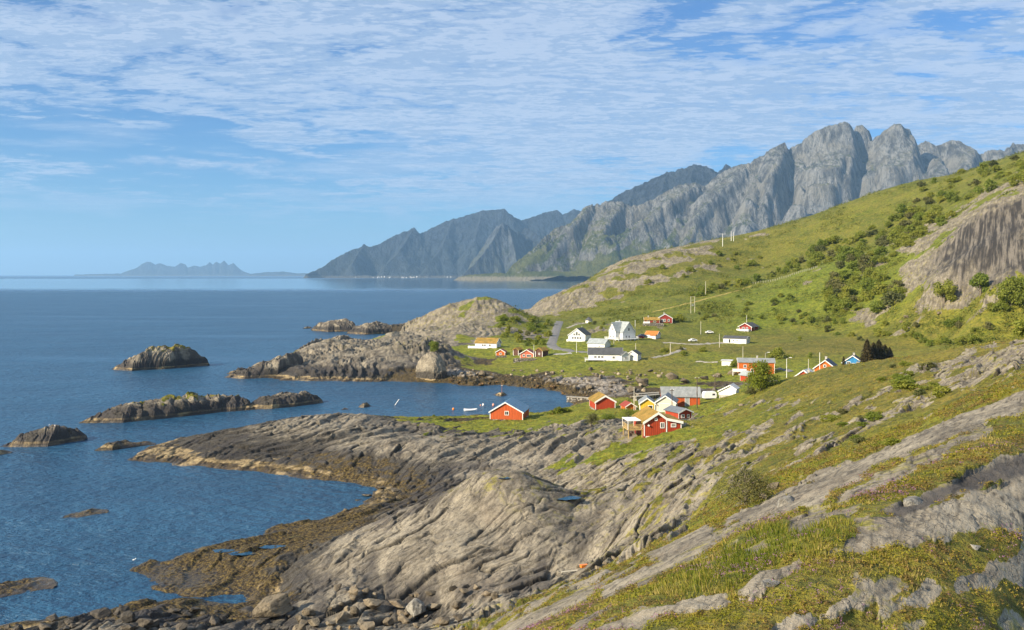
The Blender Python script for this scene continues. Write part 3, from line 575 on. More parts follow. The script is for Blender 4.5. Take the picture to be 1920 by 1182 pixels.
def mountain_material(name, tone, green, strand=.85):
    m, t, out = new_mat(name)
    geo = t.node('ShaderNodeNewGeometry'); pos = geo.outputs['Position']; nz = t.xyz(geo.outputs['True Normal'])[2]; px, py, pz = t.xyz(pos)
    str_ = t.noise(t.vmath('MULTIPLY', pos, (1, 1, 0.16)), 0.022, 7, 0.66); n = t.noise(pos, 0.006, 6, 0.6); f = t.noise(pos, 0.05, 6, 0.7)
    c = t.mix(t.ramp(str_, 0.38, 0.62), tuple(a * 0.11 for a in tone), tuple(a * 0.38 for a in tone))
    ck = t.noise(t.vmath('MULTIPLY', pos, (1, 1, 0.3)), 0.075, 6, 0.75); c = t.mix(t.math('MULTIPLY', t.ramp(ck, 0.47, 0.38), 0.75), c, tuple(a * 0.05 for a in tone)); c = t.mix(t.math('MULTIPLY', t.ramp(ck, 0.56, 0.64), 0.4), c, tuple(a * 0.5 for a in tone))
    c = t.mix(t.math('MULTIPLY', t.ramp(n, 0.45, 0.65), 0.5), c, tuple(a * b for a, b in zip(tone, (0.38, 0.35, 0.29))))
    gv = t.math('ADD', nz, t.math('ADD', t.math('MULTIPLY', t.math('SUBTRACT', f, 0.5), 0.9), t.math('MULTIPLY', t.ramp(pz, 620, 60), 0.42)))
    c = t.mix(t.math('MULTIPLY', t.ramp(gv, 0.72, 0.95), green), c, t.mix(t.ramp(n, .35, .65), (0.05, 0.075, 0.016), (0.14, 0.145, 0.035)))
    sh = t.ramp(t.math('ADD', pz, t.math('MULTIPLY', t.math('SUBTRACT', f, 0.5), 40)), 34, 18)
    c = t.mix(t.math('MULTIPLY', sh, strand), c, (0.34, 0.30, 0.235))
    h = t.math('ADD', t.math('MULTIPLY', str_, 1.0), t.math('MULTIPLY', f, 0.4))
    finish(t, out, c, 0.9, bump(t, t.math('ADD', h, t.math('MULTIPLY', ck, .6)), 80, 0.9), 0.2); return m
M_MT = mountain_material('mountain_rock', (0.80, 0.80, 0.78), 0.95, .75)
M_MTF = mountain_material('hazed_far_rock', (0.15, 0.20, 0.29), 0.12, .25)  # dark rock, its tone tinted with the blue of shade and haze
rA = [
 [(1040,430,6900),(1075,405,6920),(1100,388,6950),(1125,380,6980),(1140,376,7000),(1160,381,7000),(1185,386,7000),(1230,366,7050),(1300,340,7100),(1380,315,7150),(1440,285,7200),(1472,264,7220)],
 [1.25,4,(1490,272,7260),(1512,256,7240),(1540,241,7230),(1560,234,7220),(1583,229,7220),(1598,240,7260),(1602,252,7300)],
 [1.6,6,(1605,246,7320),(1614,234,7320),(1624,244,7340)],
 [1.2,3,(1638,262,7280),(1648,254,7260),(1662,240,7220),(1681,231,7200),(1698,242,7250),(1716,262,7300)],
 [(1722,268,7500),(1735,264,7500),(1750,271,7500),(1765,268,7500),(1780,264,7500),(1800,266,7500),(1815,276,7500),(1830,281,7500),(1855,279,7500),(1880,283,7500),(1900,269,7500),(1922,273,7500),(2000,290,7500),(2150,330,7500)],
 [1.3,45,(1458,280,7160),(1440,320,6950),(1420,370,6800),(1400,420,6650)],
 [1.9,130,(1552,288,7090),(1542,312,7000),(1533,345,6890),(1528,400,6780)],
 [1.8,60,(1490,385,6640),(1480,430,6560)],
 [1.7,80,(1676,286,7070),(1666,312,6980),(1655,360,6860),(1650,410,6760)],
 [1.5,30,(1700,252,7180),(1712,310,7000),(1718,350,6900)],
 [1.5,30,(1752,293,7050),(1748,330,6900),(1745,360,6800)],
 [1.0,40,(1300,340,7100),(1250,375,6900),(1200,410,6750),(1150,440,6650)],
 [1.1,60,(1380,315,7150),(1335,360,6950),(1300,400,6780),(1280,440,6650)],
 [1.2,30,(1100,388,6950),(1065,420,6780),(1030,455,6650),(975,500,6500)],
 [1.1,20,(1160,381,7000),(1130,420,6780),(1110,460,6600)],
 [(1040,430,6900),(1005,462,6720),(955,502,6600)],
 [1.3,30,(1820,276,7500),(1810,310,7200),(1800,340,7000)],[1.2,(1900,269,7500),(1880,330,7000),(1860,380,6800)],[(2000,290,7500),(1980,360,7000)],
 [0.5,(860,519,6750),(940,512,6500),(1000,509,6420),(1060,509,6400),(1120,506,6400)],
]
mtA = mountain('mountain', rA, (at(840, 6900), at(2150, 7400)), (6330, 8100), 950, 420, M_MT, slope=1.25, seed=3, gullies=[([(1484, 7190), (1484, 7080), (1476, 6850), (1462, 6550)], 36, 95), ([(1618, 7230), (1618, 7080), (1608, 6900), (1596, 6600)], 42, 130), ([(1727, 7330), (1732, 7100), (1726, 6800)], 38, 90), ([(1430, 7000), (1425, 6600)], 40, 90), ([(1330, 7100), (1290, 6800), (1265, 6550)], 45, 90), ([(1230, 7000), (1180, 6750), (1130, 6500)], 45, 80), ([(1080, 6950), (1045, 6750), (1010, 6500)], 40, 80), ([(1770, 7450), (1775, 7000)], 35, 110), ([(1845, 7450), (1830, 7000)], 40, 110), ([(1585, 7000), (1570, 6650)], 22, 70), ([(1510, 6950), (1506, 6650)], 20, 60)])
rA2 = [[(1120,390,8800),(1150,370,8800),(1190,350,8800),(1250,325,8800),(1300,308,8800),(1325,312,8800),(1345,322,8800),(1362,309,8800),(1400,330,8800),(1460,350,8800)],[(1250,325,8800),(1235,380,8400)],[(1300,308,8800),(1290,370,8400)],[(1190,350,8800),(1170,400,8400)]]
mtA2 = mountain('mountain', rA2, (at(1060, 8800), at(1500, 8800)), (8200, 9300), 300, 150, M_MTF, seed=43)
rB = [
 [(575,513,10800),(592,508,11000),(622,488,11200),(650,474,11300),(682,458,11400),(697,463,11400),(742,440,11500),(776,427,11500),(786,438,11550),(812,425,11600),(850,409,11700),(870,406,11700),(905,396,11700),(946,391,11700),(962,406,11800),(978,413,11800),(1002,405,11900),(1046,393,12000),(1052,402,12000),(1075,391,12000),(1110,400,12000)],
 [(776,427,11500),(750,470,11100),(720,500,10900)],[(850,409,11700),(830,460,11200),(800,500,10900)],[(905,396,11700),(890,450,11300)],[(682,458,11400),(660,495,11000)],
 [1.2,(985,425,10200),(1010,440,9800),(1040,470,9400)],
 [0.4,(620,517,10600),(720,516.5,10500),(850,516,10400)],
]
rB2 = [[1.5,(930,424,9700),(942,416,9600),(952,421,9650),(962,432,9700),(980,438,9800),(1000,450,9800)],[1.6,(942,416,9600),(922,452,9400),(895,488,9200),(868,514,9050)],[1.6,(952,421,9650),(962,455,9450),(970,495,9250)],[1.3,(1000,450,9800),(1010,480,9500)]]
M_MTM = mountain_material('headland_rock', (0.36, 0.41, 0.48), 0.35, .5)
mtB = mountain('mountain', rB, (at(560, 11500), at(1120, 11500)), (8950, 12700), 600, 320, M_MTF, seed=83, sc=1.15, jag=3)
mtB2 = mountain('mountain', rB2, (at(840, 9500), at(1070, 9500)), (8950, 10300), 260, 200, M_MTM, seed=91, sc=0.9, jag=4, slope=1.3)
rC = [[(225,512,26000),(245,504,26000),(258,500,26000),(266,493,26000),(275,489,26000),(284,490,26000),(291,495,26000),(300,492,26000),(313,497,26000),(328,498,26000),(338,491,26000),(347,494,26000),(352,501,26000),(363,497,26000),(374,499,26000),(386,496,26000),(393,490,26000),(399,495,26000),(405,489,26000),(413,493,26000),(420,487,26000),(428,496,26000),(437,492,26000),(445,500,26000),(454,507,26000),(470,512,26000)],
 [0.6,(140,514,26000),(225,512,26000)],[0.6,(470,512,24000),(500,508.5,24000),(530,508,24000),(560,511,24000),(600,513,24000)]]
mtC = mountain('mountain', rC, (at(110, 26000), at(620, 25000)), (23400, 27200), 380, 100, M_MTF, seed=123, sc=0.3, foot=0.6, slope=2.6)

# ------------------------------------------------------------------ air
bm = bmesh.new(); bmesh.ops.create_cube(bm, size=1.0)
hz_top = 1420.0
bmesh.ops.transform(bm, matrix=Matrix.Translation((0, 31000 - 600, (hz_top - 22) / 2)) @ Matrix.Diagonal((160000, 64000, hz_top + 22, 1)), verts=bm.verts)
me = bpy.data.meshes.new('haze'); bm.to_mesh(me); bm.free()
hz = bpy.data.objects.new('haze', me); C.objects.link(hz); tag(hz, kind='stuff')
m = bpy.data.materials.new('haze'); m.use_nodes = True; t = NT(m.node_tree); t.n.clear(); out = t.node('ShaderNodeOutputMaterial')
HAZE_D = 3.6e-5
pv = t.node('ShaderNodeVolumePrincipled', {'Color': (0.42, 0.70, 1.0, 1), 'Density': HAZE_D, 'Anisotropy': 0.2}); t.l.new(pv.outputs[0], out.inputs['Volume'])
me.materials.append(m); m.cycles.homogeneous_volume = True if hasattr(m.cycles, 'homogeneous_volume') else None

# ------------------------------------------------------------------ skerries
rng = np.random.default_rng(7); random.seed(7)
def islet(name, front, crest, halfw, moss=0.0, seed=0, flat=2.2, nx=460, ny=240, weed=0.0, rel=0.8):
    """rock island: a front waterline and a crest line, both as (bearing, photo row), give its length and height"""
    fx = [p for p, _ in front]; fY = [F * CAMZ / (q - HOR) for _, q in front]
    cxs = [p for p, _ in crest]; cps = [q for _, q in crest]
    s = np.linspace(fx[0], fx[-1], nx); Yf = np.interp(s, fx, fY)
    span = (s - s[0]) / (s[-1] - s[0]); w = halfw * np.power(np.clip(np.sin(np.pi * np.clip(span, 0.004, .996)), 0, 1), 0.45)
    Yc = Yf + w; zc = np.maximum(CAMZ - (np.interp(s, cxs, cps) - HOR) / F * Yc, 0.15)
    tt = np.linspace(-1.6, 1.6, ny)
    Yg = Yc[None, :] + tt[:, None] * halfw * (0.35 + 0.65 * (w / halfw)[None, :]); X = (s[None, :] - 960) / F * np.broadcast_to(Yc[None, :], Yg.shape)
    ta = np.abs(Yg - Yc[None, :]) / w[None, :]
    Z = np.where(ta < 1, zc[None, :] * np.power(np.clip(1 - ta ** flat, 0, 1), 0.62), -1.6 * (ta - 1) * w[None, :] * 0.4)
    Z = Z + (rock_relief(X + seed * 31, Yg * 1.3) * rel + 0.8 * fbm(X / 5, Yg / 4, 4, seed) + 0.5 * saw(X / 5 + Yg / 8 + fbm(X / 6, Yg / 6, 2, seed + 2), 1.0, .15) * 1.0 + (weed > .8) * 1.6 * (fbm(X / 1.6, Yg / 1.6, 4, seed + 8) - .25)) * sstep(Z, -0.5, 1.5) * np.clip(zc.max() / 5, 0.25, 1)
    Z = np.maximum(Z, -2.5)
    mv = sstep(Z / zc.max() + 0.3 * fbm(X / 3, Yg / 3, 3, seed + 3), 0.75, 1.0) * moss
    wv = weed * sstep(fbm(X / 2, Yg / 2, 3, seed + 5) + 0.3, 0, 0.4)
    o = mesh_np(name, np.stack([X, Yg, Z], -1).reshape(-1, 3), grid_faces(ny, nx), M_GROUND, attrs={'veg': mv, 'lush': mv * 0 + .1, 'weed': wv + mv * 0, 'beach': mv * 0, 'moss': mv * 0 + moss, 'wet_lichen_shade': 0.92 * sstep(fbm(X / 5, Yg / 5, 4, seed + 9) - Z / zc.max() * .4, -.7, 0.0)})
    tag(o, kind='structure'); return o
islet('rock_island', [(210, 693), (260, 696), (330, 692), (392, 686)], [(210, 692), (240, 676), (268, 660), (290, 649), (305, 649), (318, 652), (332, 647), (350, 650), (366, 660), (382, 672), (392, 684)], 9, 0.6, 1)
islet('rock_island', [(150, 794), (250, 793), (330, 785), (420, 774), (490, 768)], [(150, 793), (195, 771), (250, 757), (300, 750), (345, 743), (372, 738), (400, 743), (430, 747), (460, 750), (476, 757), (490, 766)], 8, 0.8, 2, nx=640)
islet('rock_island', [(455, 769), (520, 767), (560, 763), (606, 756)], [(455, 768), (475, 752), (500, 744), (530, 738), (570, 737), (592, 741), (602, 750), (606, 755)], 6.5, 0.1, 3)
islet('rock_island', [(0, 838), (60, 839), (110, 838), (162, 826)], [(0, 837), (30, 822), (55, 809), (90, 799), (120, 801), (146, 807), (158, 815), (162, 824)], 6.0, 0.35, 4)
islet('rock_island', [(178, 846), (220, 845), (292, 834)], [(178, 845), (200, 831), (222, 826), (250, 828), (275, 829), (292, 833)], 3.0, 0, 5, weed=0.5)
islet('rock_island', [(-60, 864), (-20, 860), (22, 850)], [(-60, 862), (-30, 846), (0, 844), (22, 849)], 2.5, 0, 6, weed=0.5)
islet('rock_island', [(584, 620), (620, 623), (672, 622)], [(584, 618), (600, 606), (622, 602), (642, 599), (660, 605), (672, 617)], 11, 0, 7, rel=1.0)
islet('rock_island', [(650, 626), (690, 628), (735, 626)], [(650, 625), (668, 612), (690, 607), (712, 604), (735, 612)], 12, 0, 8, rel=1.0)
islet('rock_island', [(568, 617), (585, 616)], [(568, 616), (576, 612), (585, 615)], 4, 0, 9, nx=60, ny=50)
islet('rock_island', [(672, 764), (684, 765), (695, 762)], [(672, 763), (680, 757), (688, 755), (695, 761)], 1.8, 0, 10, nx=80, ny=60)
islet('rock_island', [(640, 769), (653, 768)], [(640, 768), (646, 765), (653, 767)], 1.2, 0, 11, nx=60, ny=50)
islet('rock_island', [(118, 972), (160, 971), (203, 962)], [(118, 971), (140, 964), (165, 958), (203, 961)], 2.6, 0, 12, weed=1.0)
islet('rock_island', [(-60, 1135), (20, 1124), (104, 1104)], [(-60, 1110), (0, 1100), (60, 1093), (104, 1100)], 4.0, 0, 13, weed=0.9)
islet('rock_island', [(925, 741), (940, 744), (950, 741)], [(925, 741), (936, 736), (943, 735), (950, 740)], 1.6, 0, 14, nx=60, ny=50)

islet('rock_island', [(422, 708), (470, 711), (530, 708), (572, 700)], [(422, 707), (460, 691), (500, 677), (530, 668), (552, 663), (566, 672), (572, 692)], 9, 0.1, 15, rel=.8)
islet('rock_island', [(550, 672), (580, 668), (614, 660)], [(550, 671), (565, 650), (590, 637), (606, 637), (614, 652)], 8, 0.05, 16, rel=.8)
islet('rock_island', [(600, 655), (640, 655), (680, 650)], [(600, 654), (622, 634), (645, 628), (665, 636), (680, 648)], 10, 0.05, 17, rel=.9)

# ------------------------------------------------------------------ boulders
def rock_material():
    m, t, out = new_mat('boulder_rock'); pos = t.node('ShaderNodeNewGeometry').outputs['Position']; pz = t.xyz(pos)[2]
    c, n1, n2 = rock_colour(t, pos, t.math('ADD', pz, 3.2), (1.0, 0.98, 0.95)); r = t.node('ShaderNodeObjectInfo').outputs['Random']
    c = t.mix(1.0, c, t.mix(r, (0.42, 0.41, 0.40), (0.95, 0.92, 0.88)), 'MULTIPLY')
    f = t.noise(pos, 5.0, 5, 0.7)
    c = t.mix(t.math('MULTIPLY', t.ramp(t.noise(pos, 1.6, 3), 0.66, 0.71), 0.5), c, (0.34, 0.19, 0.06))
    finish(t, out, c, 0.88, bump(t, t.math('ADD', n2, t.math('MULTIPLY', f, 0.5)), 0.35, 0.8)); return m
M_ROCK = rock_material()
def shore_rock():
    m, t, out = new_mat('shore_rock'); pos = t.node('ShaderNodeNewGeometry').outputs['Position']; pz = t.xyz(pos)[2]; n = t.noise(pos, 2.2, 5, .65)
    c, n1, n2 = rock_colour(t, pos, t.math('ADD', pz, 4.0)); r = t.node('ShaderNodeObjectInfo').outputs['Random']; c = t.mix(1.0, c, t.mix(r, (0.6, 0.58, 0.56), (1.25, 1.2, 1.12)), 'MULTIPLY')
    k = t.ramp(t.math('ADD', pz, t.math('MULTIPLY', t.math('SUBTRACT', n, .5), 1.6)), 2.0, 1.3); c = t.mix(k, c, t.mix(t.ramp(n, .4, .6), (0.030, 0.017, 0.008), (0.17, 0.10, 0.035)))
    finish(t, out, c, .85, bump(t, n2, .3, .8)); return m
M_SHORE = shore_rock()
def wet_rock():
    m, t, out = new_mat('wet_dark_rock'); pos = t.node('ShaderNodeNewGeometry').outputs['Position']; c, n1, n2 = rock_colour(t, pos, 2.1); r = t.node('ShaderNodeObjectInfo').outputs['Random']
    c = t.mix(1.0, c, t.mix(r, (0.9, 0.9, 0.9), (2.0, 1.9, 1.75)), 'MULTIPLY'); finish(t, out, c, .7, bump(t, n2, .3, .8)); return m
M_WET = wet_rock()
def pale_rock():
    m, t, out = new_mat('pale_rock'); pos = t.node('ShaderNodeNewGeometry').outputs['Position']; n = t.noise(pos, 3, 6, .65); f = t.noise(pos, 14, 5, .7)
    c = t.mix(t.ramp(n, .35, .65), (0.15, 0.138, 0.118), (0.34, 0.32, 0.275)); c = t.mix(t.ramp(f, .58, .66), c, (0.07, 0.065, 0.06))
    finish(t, out, c, .9, bump(t, t.math('ADD', n, t.math('MULTIPLY', f, .4)), .12)); return m
M_PALE = pale_rock()
def boulder_mesh(seed, sub=4, cuts=14, sq=(1, 1, 0.75)):
    r = np.random.default_rng(seed); bm = bmesh.new(); bmesh.ops.create_icosphere(bm, subdivisions=sub, radius=1.0)
    V = np.array([v.co for v in bm.verts]); Fc = np.array([[l.index for l in f.verts] for f in bm.faces]); bm.free()
    nrm = r.normal(size=(cuts, 3)); nrm /= np.linalg.norm(nrm, axis=1)[:, None]; off = r.uniform(0.44, 0.80, cuts)
    for n, d in zip(nrm, off):
        e = V @ n - d; V = V - np.where(e > 0, e * 0.93, 0)[:, None] * n
    k = 1 + 0.05 * fbm(V[:, 0] * 1.6 + seed, V[:, 1] * 1.6 + V[:, 2] * 1.3, 4, seed)[:, None] + 0.03 * fbm(V[:, 0] * 7 + V[:, 2] * 5, V[:, 1] * 7 - V[:, 2] * 4, 3, seed + 1)[:, None]
    return V * k * np.array(sq), Fc
BPROTO = []
for i in range(7):
    v, f = boulder_mesh(900 + i, 5 if i < 4 else 4, 20, (1, random.uniform(.75, 1.1), random.uniform(.55, .85)))
    BPROTO.append((v, f))
_bm_cache = {}
def boulder(x, y, size, sink=0.35, label=None, group=None, big=False, sq=None, pale=False):
    i = random.randrange(4) if big else random.randrange(7)
    if i not in _bm_cache:
        o = mesh_np('boulder', *BPROTO[i], M_ROCK); _bm_cache[i] = o.data
    else:
        o = bpy.data.objects.new('boulder', _bm_cache[i]); C.objects.link(o)
    if pale: o.data = o.data.copy(); o.data.materials[0] = M_PALE
    s = size / 2; o.scale = Vector(sq) * s if sq else (s * random.uniform(.85, 1.25), s * random.uniform(.85, 1.15), s * random.uniform(.75, 1.1))
    o.rotation_euler = (random.uniform(-.3, .3), random.uniform(-.3, .3), random.uniform(0, 6.28))
    o.location = (x, y, float(ground_z(x, y)) + s * 0.62 * (1 - 2 * sink)); tag(o, label, 'boulder', group); return o
L1, G1 = 'grey angular boulder lying in the heap on the near shore', 'boulders on the near shore'
for px, py, s in [(510, 1152, 5.6), (780, 1148, 4.2), (700, 1133, 3.0), (745, 1132, 2.6), (640, 1160, 2.4), (590, 1165, 2.2), (665, 1150, 2.0), (560, 1185, 2.4), (730, 1165, 2.4), (690, 1178, 2.6), (620, 1185, 2.2), (830, 1165, 2.0), (815, 1135, 2.0), (860, 1155, 1.7)]:
    P = spot(px, py + 8)
    big = {510: ('large block shaped grey boulder split by cracks on the near shore', None), 780: ('large pale boulder with an orange lichen top beside the near slope', None)}.get(px, (L1, G1))
    boulder(P.x, P.y, s * 0.92, 0.22, *big, big=True, sq=(1.35, .8, .95) if px == 510 else None, pale=px == 780)
for k in range(46):
    px = random.uniform(560, 960); py = random.uniform(1105, 1182); P = spot(px, py)
    if P.z < 8: boulder(P.x, P.y, random.uniform(0.7, 1.7), 0.25, 'small grey stone lying between the bigger boulders of the near shore', 'small stones on the near shore')
for k in range(46):
    px = random.uniform(-60, 560); py = random.uniform(1138, 1184); P = spot(px, py)
    if .2 < P.z < 6:
        o = boulder(P.x, P.y, random.uniform(0.9, 2.6), 0.42, 'dark angular block of broken rock along the bottom of the near shore', 'dark broken blocks on the near shore'); o.material_slots[0].link = 'OBJECT'; o.material_slots[0].material = M_WET
for px, py, s in [(575, 921, 1.6), (626, 918, 1.6), (633, 925, 2.6), (645, 937, 3.4), (600, 955, 2.4), (690, 930, 3.2), (715, 925, 2.8), (672, 938, 2.2), (740, 933, 2.2)]:
    Y = F * CAMZ / (py - HOR); boulder(at(px, Y), Y, s, 0.3, 'tan wave washed rock at the water edge of the near cove', 'rocks in the near cove', sq=(1.2, .8, .45))
L2, G2 = 'grey beach boulder on the stony shore below the village', 'boulders on the village beach'
n = 0
while n < 150:
    px = random.uniform(840, 1260); py = random.uniform(690, 758)
    if py < 694 or py > 722 + (px - 840) * 0.09: continue
    P = spot(px, py)
    if P.z > 5 or P.y < 300 or P.y > 400: continue
    o = boulder(P.x, P.y, min(2.6, random.lognormvariate(0.25, 0.42)) * 1.05, 0.3, L2, G2); o.material_slots[0].link = 'OBJECT'; o.material_slots[0].material = M_SHORE; n += 1
for px, py, s, lb in [(905, 706, 5.5, 'low slab of pale rock at the west end of the stony beach'), (1206, 722, 6.5, 'tallest grey boulder standing among the beach stones'), (1262, 712, 6.0, 'round grey boulder at the edge of the village meadow'), (1185, 735, 4.8, 'sharp edged grey boulder beside the stone quay'), (1106, 730, 4.6, 'rounded dark boulder at the inner end of the bay'), (1285, 718, 4.5, 'flat grey boulder behind the long red boathouse'), (1345, 708, 4.5, 'pink grey boulder in the meadow below the orange house'), (1322, 712, 4.2, 'pale lichen covered boulder beside the power pole in the meadow'),
    (1090, 741, 3.6, 'tan stained boulder standing in the shallow water'), (1372, 702, 4, 'pale boulder on the lawn left of the orange house')]:
    P = spot(px, py); boulder(P.x, P.y, s, 0.3, lb, None, big=True)
for px, py, s in [(1390, 762, 2.0), (1430, 940, 1.2), (1450, 920, 1.4), (1120, 1068, 1.0), (1085, 1065, .9), (1135, 1060, .8), (1150, 1050, .8), (1700, 600, 4), (1720, 590, 3.4), (1760, 595, 3), (1690, 606, 3), (1480, 560, 3), (1640, 470, 4)]:
    P = spot(px, py); boulder(P.x, P.y, s, 0.3, 'lone grey stone lying on the grassy slope', 'stones on the grassy slopes')
for px, py, s, lb, sq in [(1475, 945, 2.1, 'pale lichen spotted slab of rock on the dark wet ledge', (1.3, .8, .9)), (1710, 945, 1.7, 'pale slab leaning on the dark ledge of the near slope', (1.6, .8, .7)), (1825, 1025, .55, 'pale round stone half sunk in the heather', (1.2, .9, .8)), (1440, 1095, .8, 'white crusted rock edge standing out of the heather', (2.0, .8, .7))]:
    P = spot(px, py); o = boulder(P.x, P.y, s, 0.62, lb, None, big=True, sq=sq, pale=True); o.rotation_euler = (0, 0, R(60))
# the tall knob of rock at the mouth of the bay
v, f = boulder_mesh(4242, 6, 3, (1, 0.8, 1.15)); v = v * np.array([6.0, 6.5, 8.6]); v += (rock_relief(v[:, 0] * 1.1 + 70, v[:, 2] * 1.3 + v[:, 1]) * 0.35)[:, None] * v / np.linalg.norm(v, axis=1)[:, None]
kb = mesh_np('rock_knob', v, f, M_GROUND); Yk = F * CAMZ / (716 - HOR) + 3; kb.location = (at(808, Yk), Yk, 1.0)
tag(kb, 'tall rounded knob of rock standing at the water where the bay opens', 'rock')

# ------------------------------------------------------------------ bushes and trees
def leaf_material(name, dark, light, trans=0.25):
    m, t, out = new_mat(name); pos = t.node('ShaderNodeNewGeometry').outputs['Position']
    r = t.node('ShaderNodeObjectInfo').outputs['Random']; n = t.noise(pos, 0.9, 3); f = t.attr('tint')
    c = t.mix(t.math('ADD', t.math('MULTIPLY', n, 0.5), t.math('MULTIPLY', f, 0.5)), dark, light)
    c = t.mix(1.0, c, t.mix(r, (0.75, 0.85, 0.75), (1.25, 1.12, 1.1)), 'MULTIPLY')
    b = finish(t, out, c, 0.6, None, 0.3)
    tr = t.node('ShaderNodeBsdfTranslucent', {'Color': t.mix(1.0, c, (1.2, 1.3, 0.6), 'MULTIPLY')}); mx = t.node('ShaderNodeMixShader', {0: trans, 1: b.outputs[0], 2: tr.outputs[0]})
    t.l.new(mx.outputs[0], out.inputs[0]); return m
M_BIRCH = leaf_material('birch_leaves', (0.125, 0.165, 0.022), (0.33, 0.34, 0.06), .5)
M_LIME = leaf_material('bright_leaves', (0.08, 0.12, 0.010), (0.25, 0.27, 0.022), .4)
M_WILLOW = leaf_material('willow_leaves', (0.065, 0.075, 0.025), (0.18, 0.18, 0.06), .35)
M_SPRUCE = leaf_material('spruce_needles', (0.018, 0.018, 0.007), (0.075, 0.060, 0.022), 0.1)
M_BARK = plain('bark', (0.16, 0.13, 0.10), 0.9, 0.3, 6, 0.03)
def leaves(centres, radii, n, size, r, flat=0.8):
    """leaf clumps through the volume of several lobes; outer ones face outwards"""
    centres = np.array(centres, float); radii = np.array(radii, float)
    k = r.choice(len(centres), n, p=radii ** 2 / (radii ** 2).sum())
    d = r.normal(size=(n, 3)); d /= np.linalg.norm(d, axis=1)[:, None]
    rad = radii[k] * np.power(r.uniform(0.12, 1.0, n), 0.42) * (1 + 0.16 * r.normal(size=n))
    P = centres[k] + d * rad[:, None] * np.array([1, 1, flat])
    nr = d + 0.75 * r.normal(size=(n, 3)); nr[:, 2] += 0.3; nr /= np.linalg.norm(nr, axis=1)[:, None]
    t1 = np.cross(nr, r.normal(size=(n, 3))); t1 /= np.linalg.norm(t1, axis=1)[:, None] + 1e-9; t2 = np.cross(nr, t1)
    s = size * r.uniform(0.55, 1.35, n)[:, None]
    Q = np.stack([P - t1 * s - t2 * s * .25, P + t2 * s * .75 - t1 * .1 * s, P + t1 * s + t2 * s * .2, P - t2 * s * .7 + nr * s * .25], 1)
    return Q.reshape(-1, 3), np.arange(4 * n).reshape(n, 4), np.repeat(r.uniform(0, 1, n), 4)
def tube(pts, rads, seg=7):
    V = []; Fc = []
    for i, (p, rr) in enumerate(zip(pts, rads)):
        p = Vector(p); q = Vector(pts[min(i + 1, len(pts) - 1)]) - Vector(pts[max(i - 1, 0)]); q.normalize()
        a = q.orthogonal().normalized(); b = q.cross(a)
        for j in range(seg):
            an = 2 * math.pi * j / seg; V.append(p + (a * math.cos(an) + b * math.sin(an)) * rr)
    for i in range(len(pts) - 1):
        for j in range(seg): Fc.append((i * seg + j, i * seg + (j + 1) % seg, (i + 1) * seg + (j + 1) % seg, (i + 1) * seg + j))
    return [tuple(v) for v in V], Fc
def limbs(h, spread, nb, r, rad):
    V, Fc = [], []
    def add(v, f):
        o = len(V); V.extend(v); Fc.extend([tuple(i + o for i in q) for q in f])
    add(*tube([(0, 0, -0.6), (0.02 * h, 0, h * .3), (-0.02 * h, .02 * h, h * .62), (0, 0, h * .9)], [rad * 1.3, rad, rad * .6, rad * .15]))
    for i in range(nb):
        a = r.uniform(0, 6.28); z = h * r.uniform(.1, .55); l = spread * r.uniform(.6, 1)
        add(*tube([(0, 0, z), (math.cos(a) * l * .45, math.sin(a) * l * .45, z + h * .16), (math.cos(a) * l, math.sin(a) * l, z + h * .34)], [rad * .55, rad * .35, rad * .1], 5))
    return np.array(V), np.array(Fc)
def lobes(h, w, n, r, low=0.25):
    c, q = [], []
    for i in range(n):
        a = r.uniform(0, 6.28); t = r.uniform(0, 1); rr = w * .5 * math.sqrt(r.uniform(0, 1)) * (1 - 0.55 * t)
        c.append((math.cos(a) * rr, math.sin(a) * rr, h * (low + (0.80 - low) * t))); q.append(w * r.uniform(.17, .30))
    return c, q
BUSH = []
for i in range(7):
    r = np.random.default_rng(50 + i); h = r.uniform(.72, 1.0); c, q = lobes(h, 1.15, 15, r, 0.12); q = [k * r.uniform(.5, .95) for k in q]
    BUSH.append(leaves(c, q, 1100, 0.055, r))
_bush = {}
def bush(P, size, label, group, mat=M_BIRCH, name='bush', cat='bush', zs=1.0):
    i = random.randrange(7)
    if (i, mat.name) not in _bush:
        v, f, tn = BUSH[i]; o = mesh_np(name, v, f, mat, smooth=False, attrs={'tint': tn}); _bush[i, mat.name] = o.data
    else: o = bpy.data.objects.new(name, _bush[i, mat.name]); C.objects.link(o)
    o.location = (P.x, P.y, P.z - 0.06 * size); o.scale = (size * random.uniform(.85, 1.2), size * random.uniform(.85, 1.2), size * zs * random.uniform(.75, 1.05)); o.rotation_euler = (0, 0, random.uniform(0, 6.28))
    tag(o, label, cat, group); return o
def tree(P, h, w, nl, leaf, label, group=None, mat=M_BIRCH, seed=1, name='tree', cat='tree', nlobe=16, low=.2):
    r = np.random.default_rng(seed); t = empty(name, (P.x, P.y, P.z - 0.1)); tag(t, label, cat, group)
    mesh_np('trunk', *limbs(h, w * .42, 9, r, 0.035 * h + .03), M_BARK, t)
    c, q = lobes(h, w, nlobe, r, low); v, f, tn = leaves(c, q, nl, leaf, r); mesh_np('crown', v, f, mat, t, smooth=False, attrs={'tint': tn}); return t
def inside(px, py, poly):
    k = False
    for i in range(len(poly)):
        x0, y0 = poly[i - 1]; x1, y1 = poly[i]
        if (y0 > py) != (y1 > py) and px < (x1 - x0) * (py - y0) / (y1 - y0) + x0: k = not k
    return k
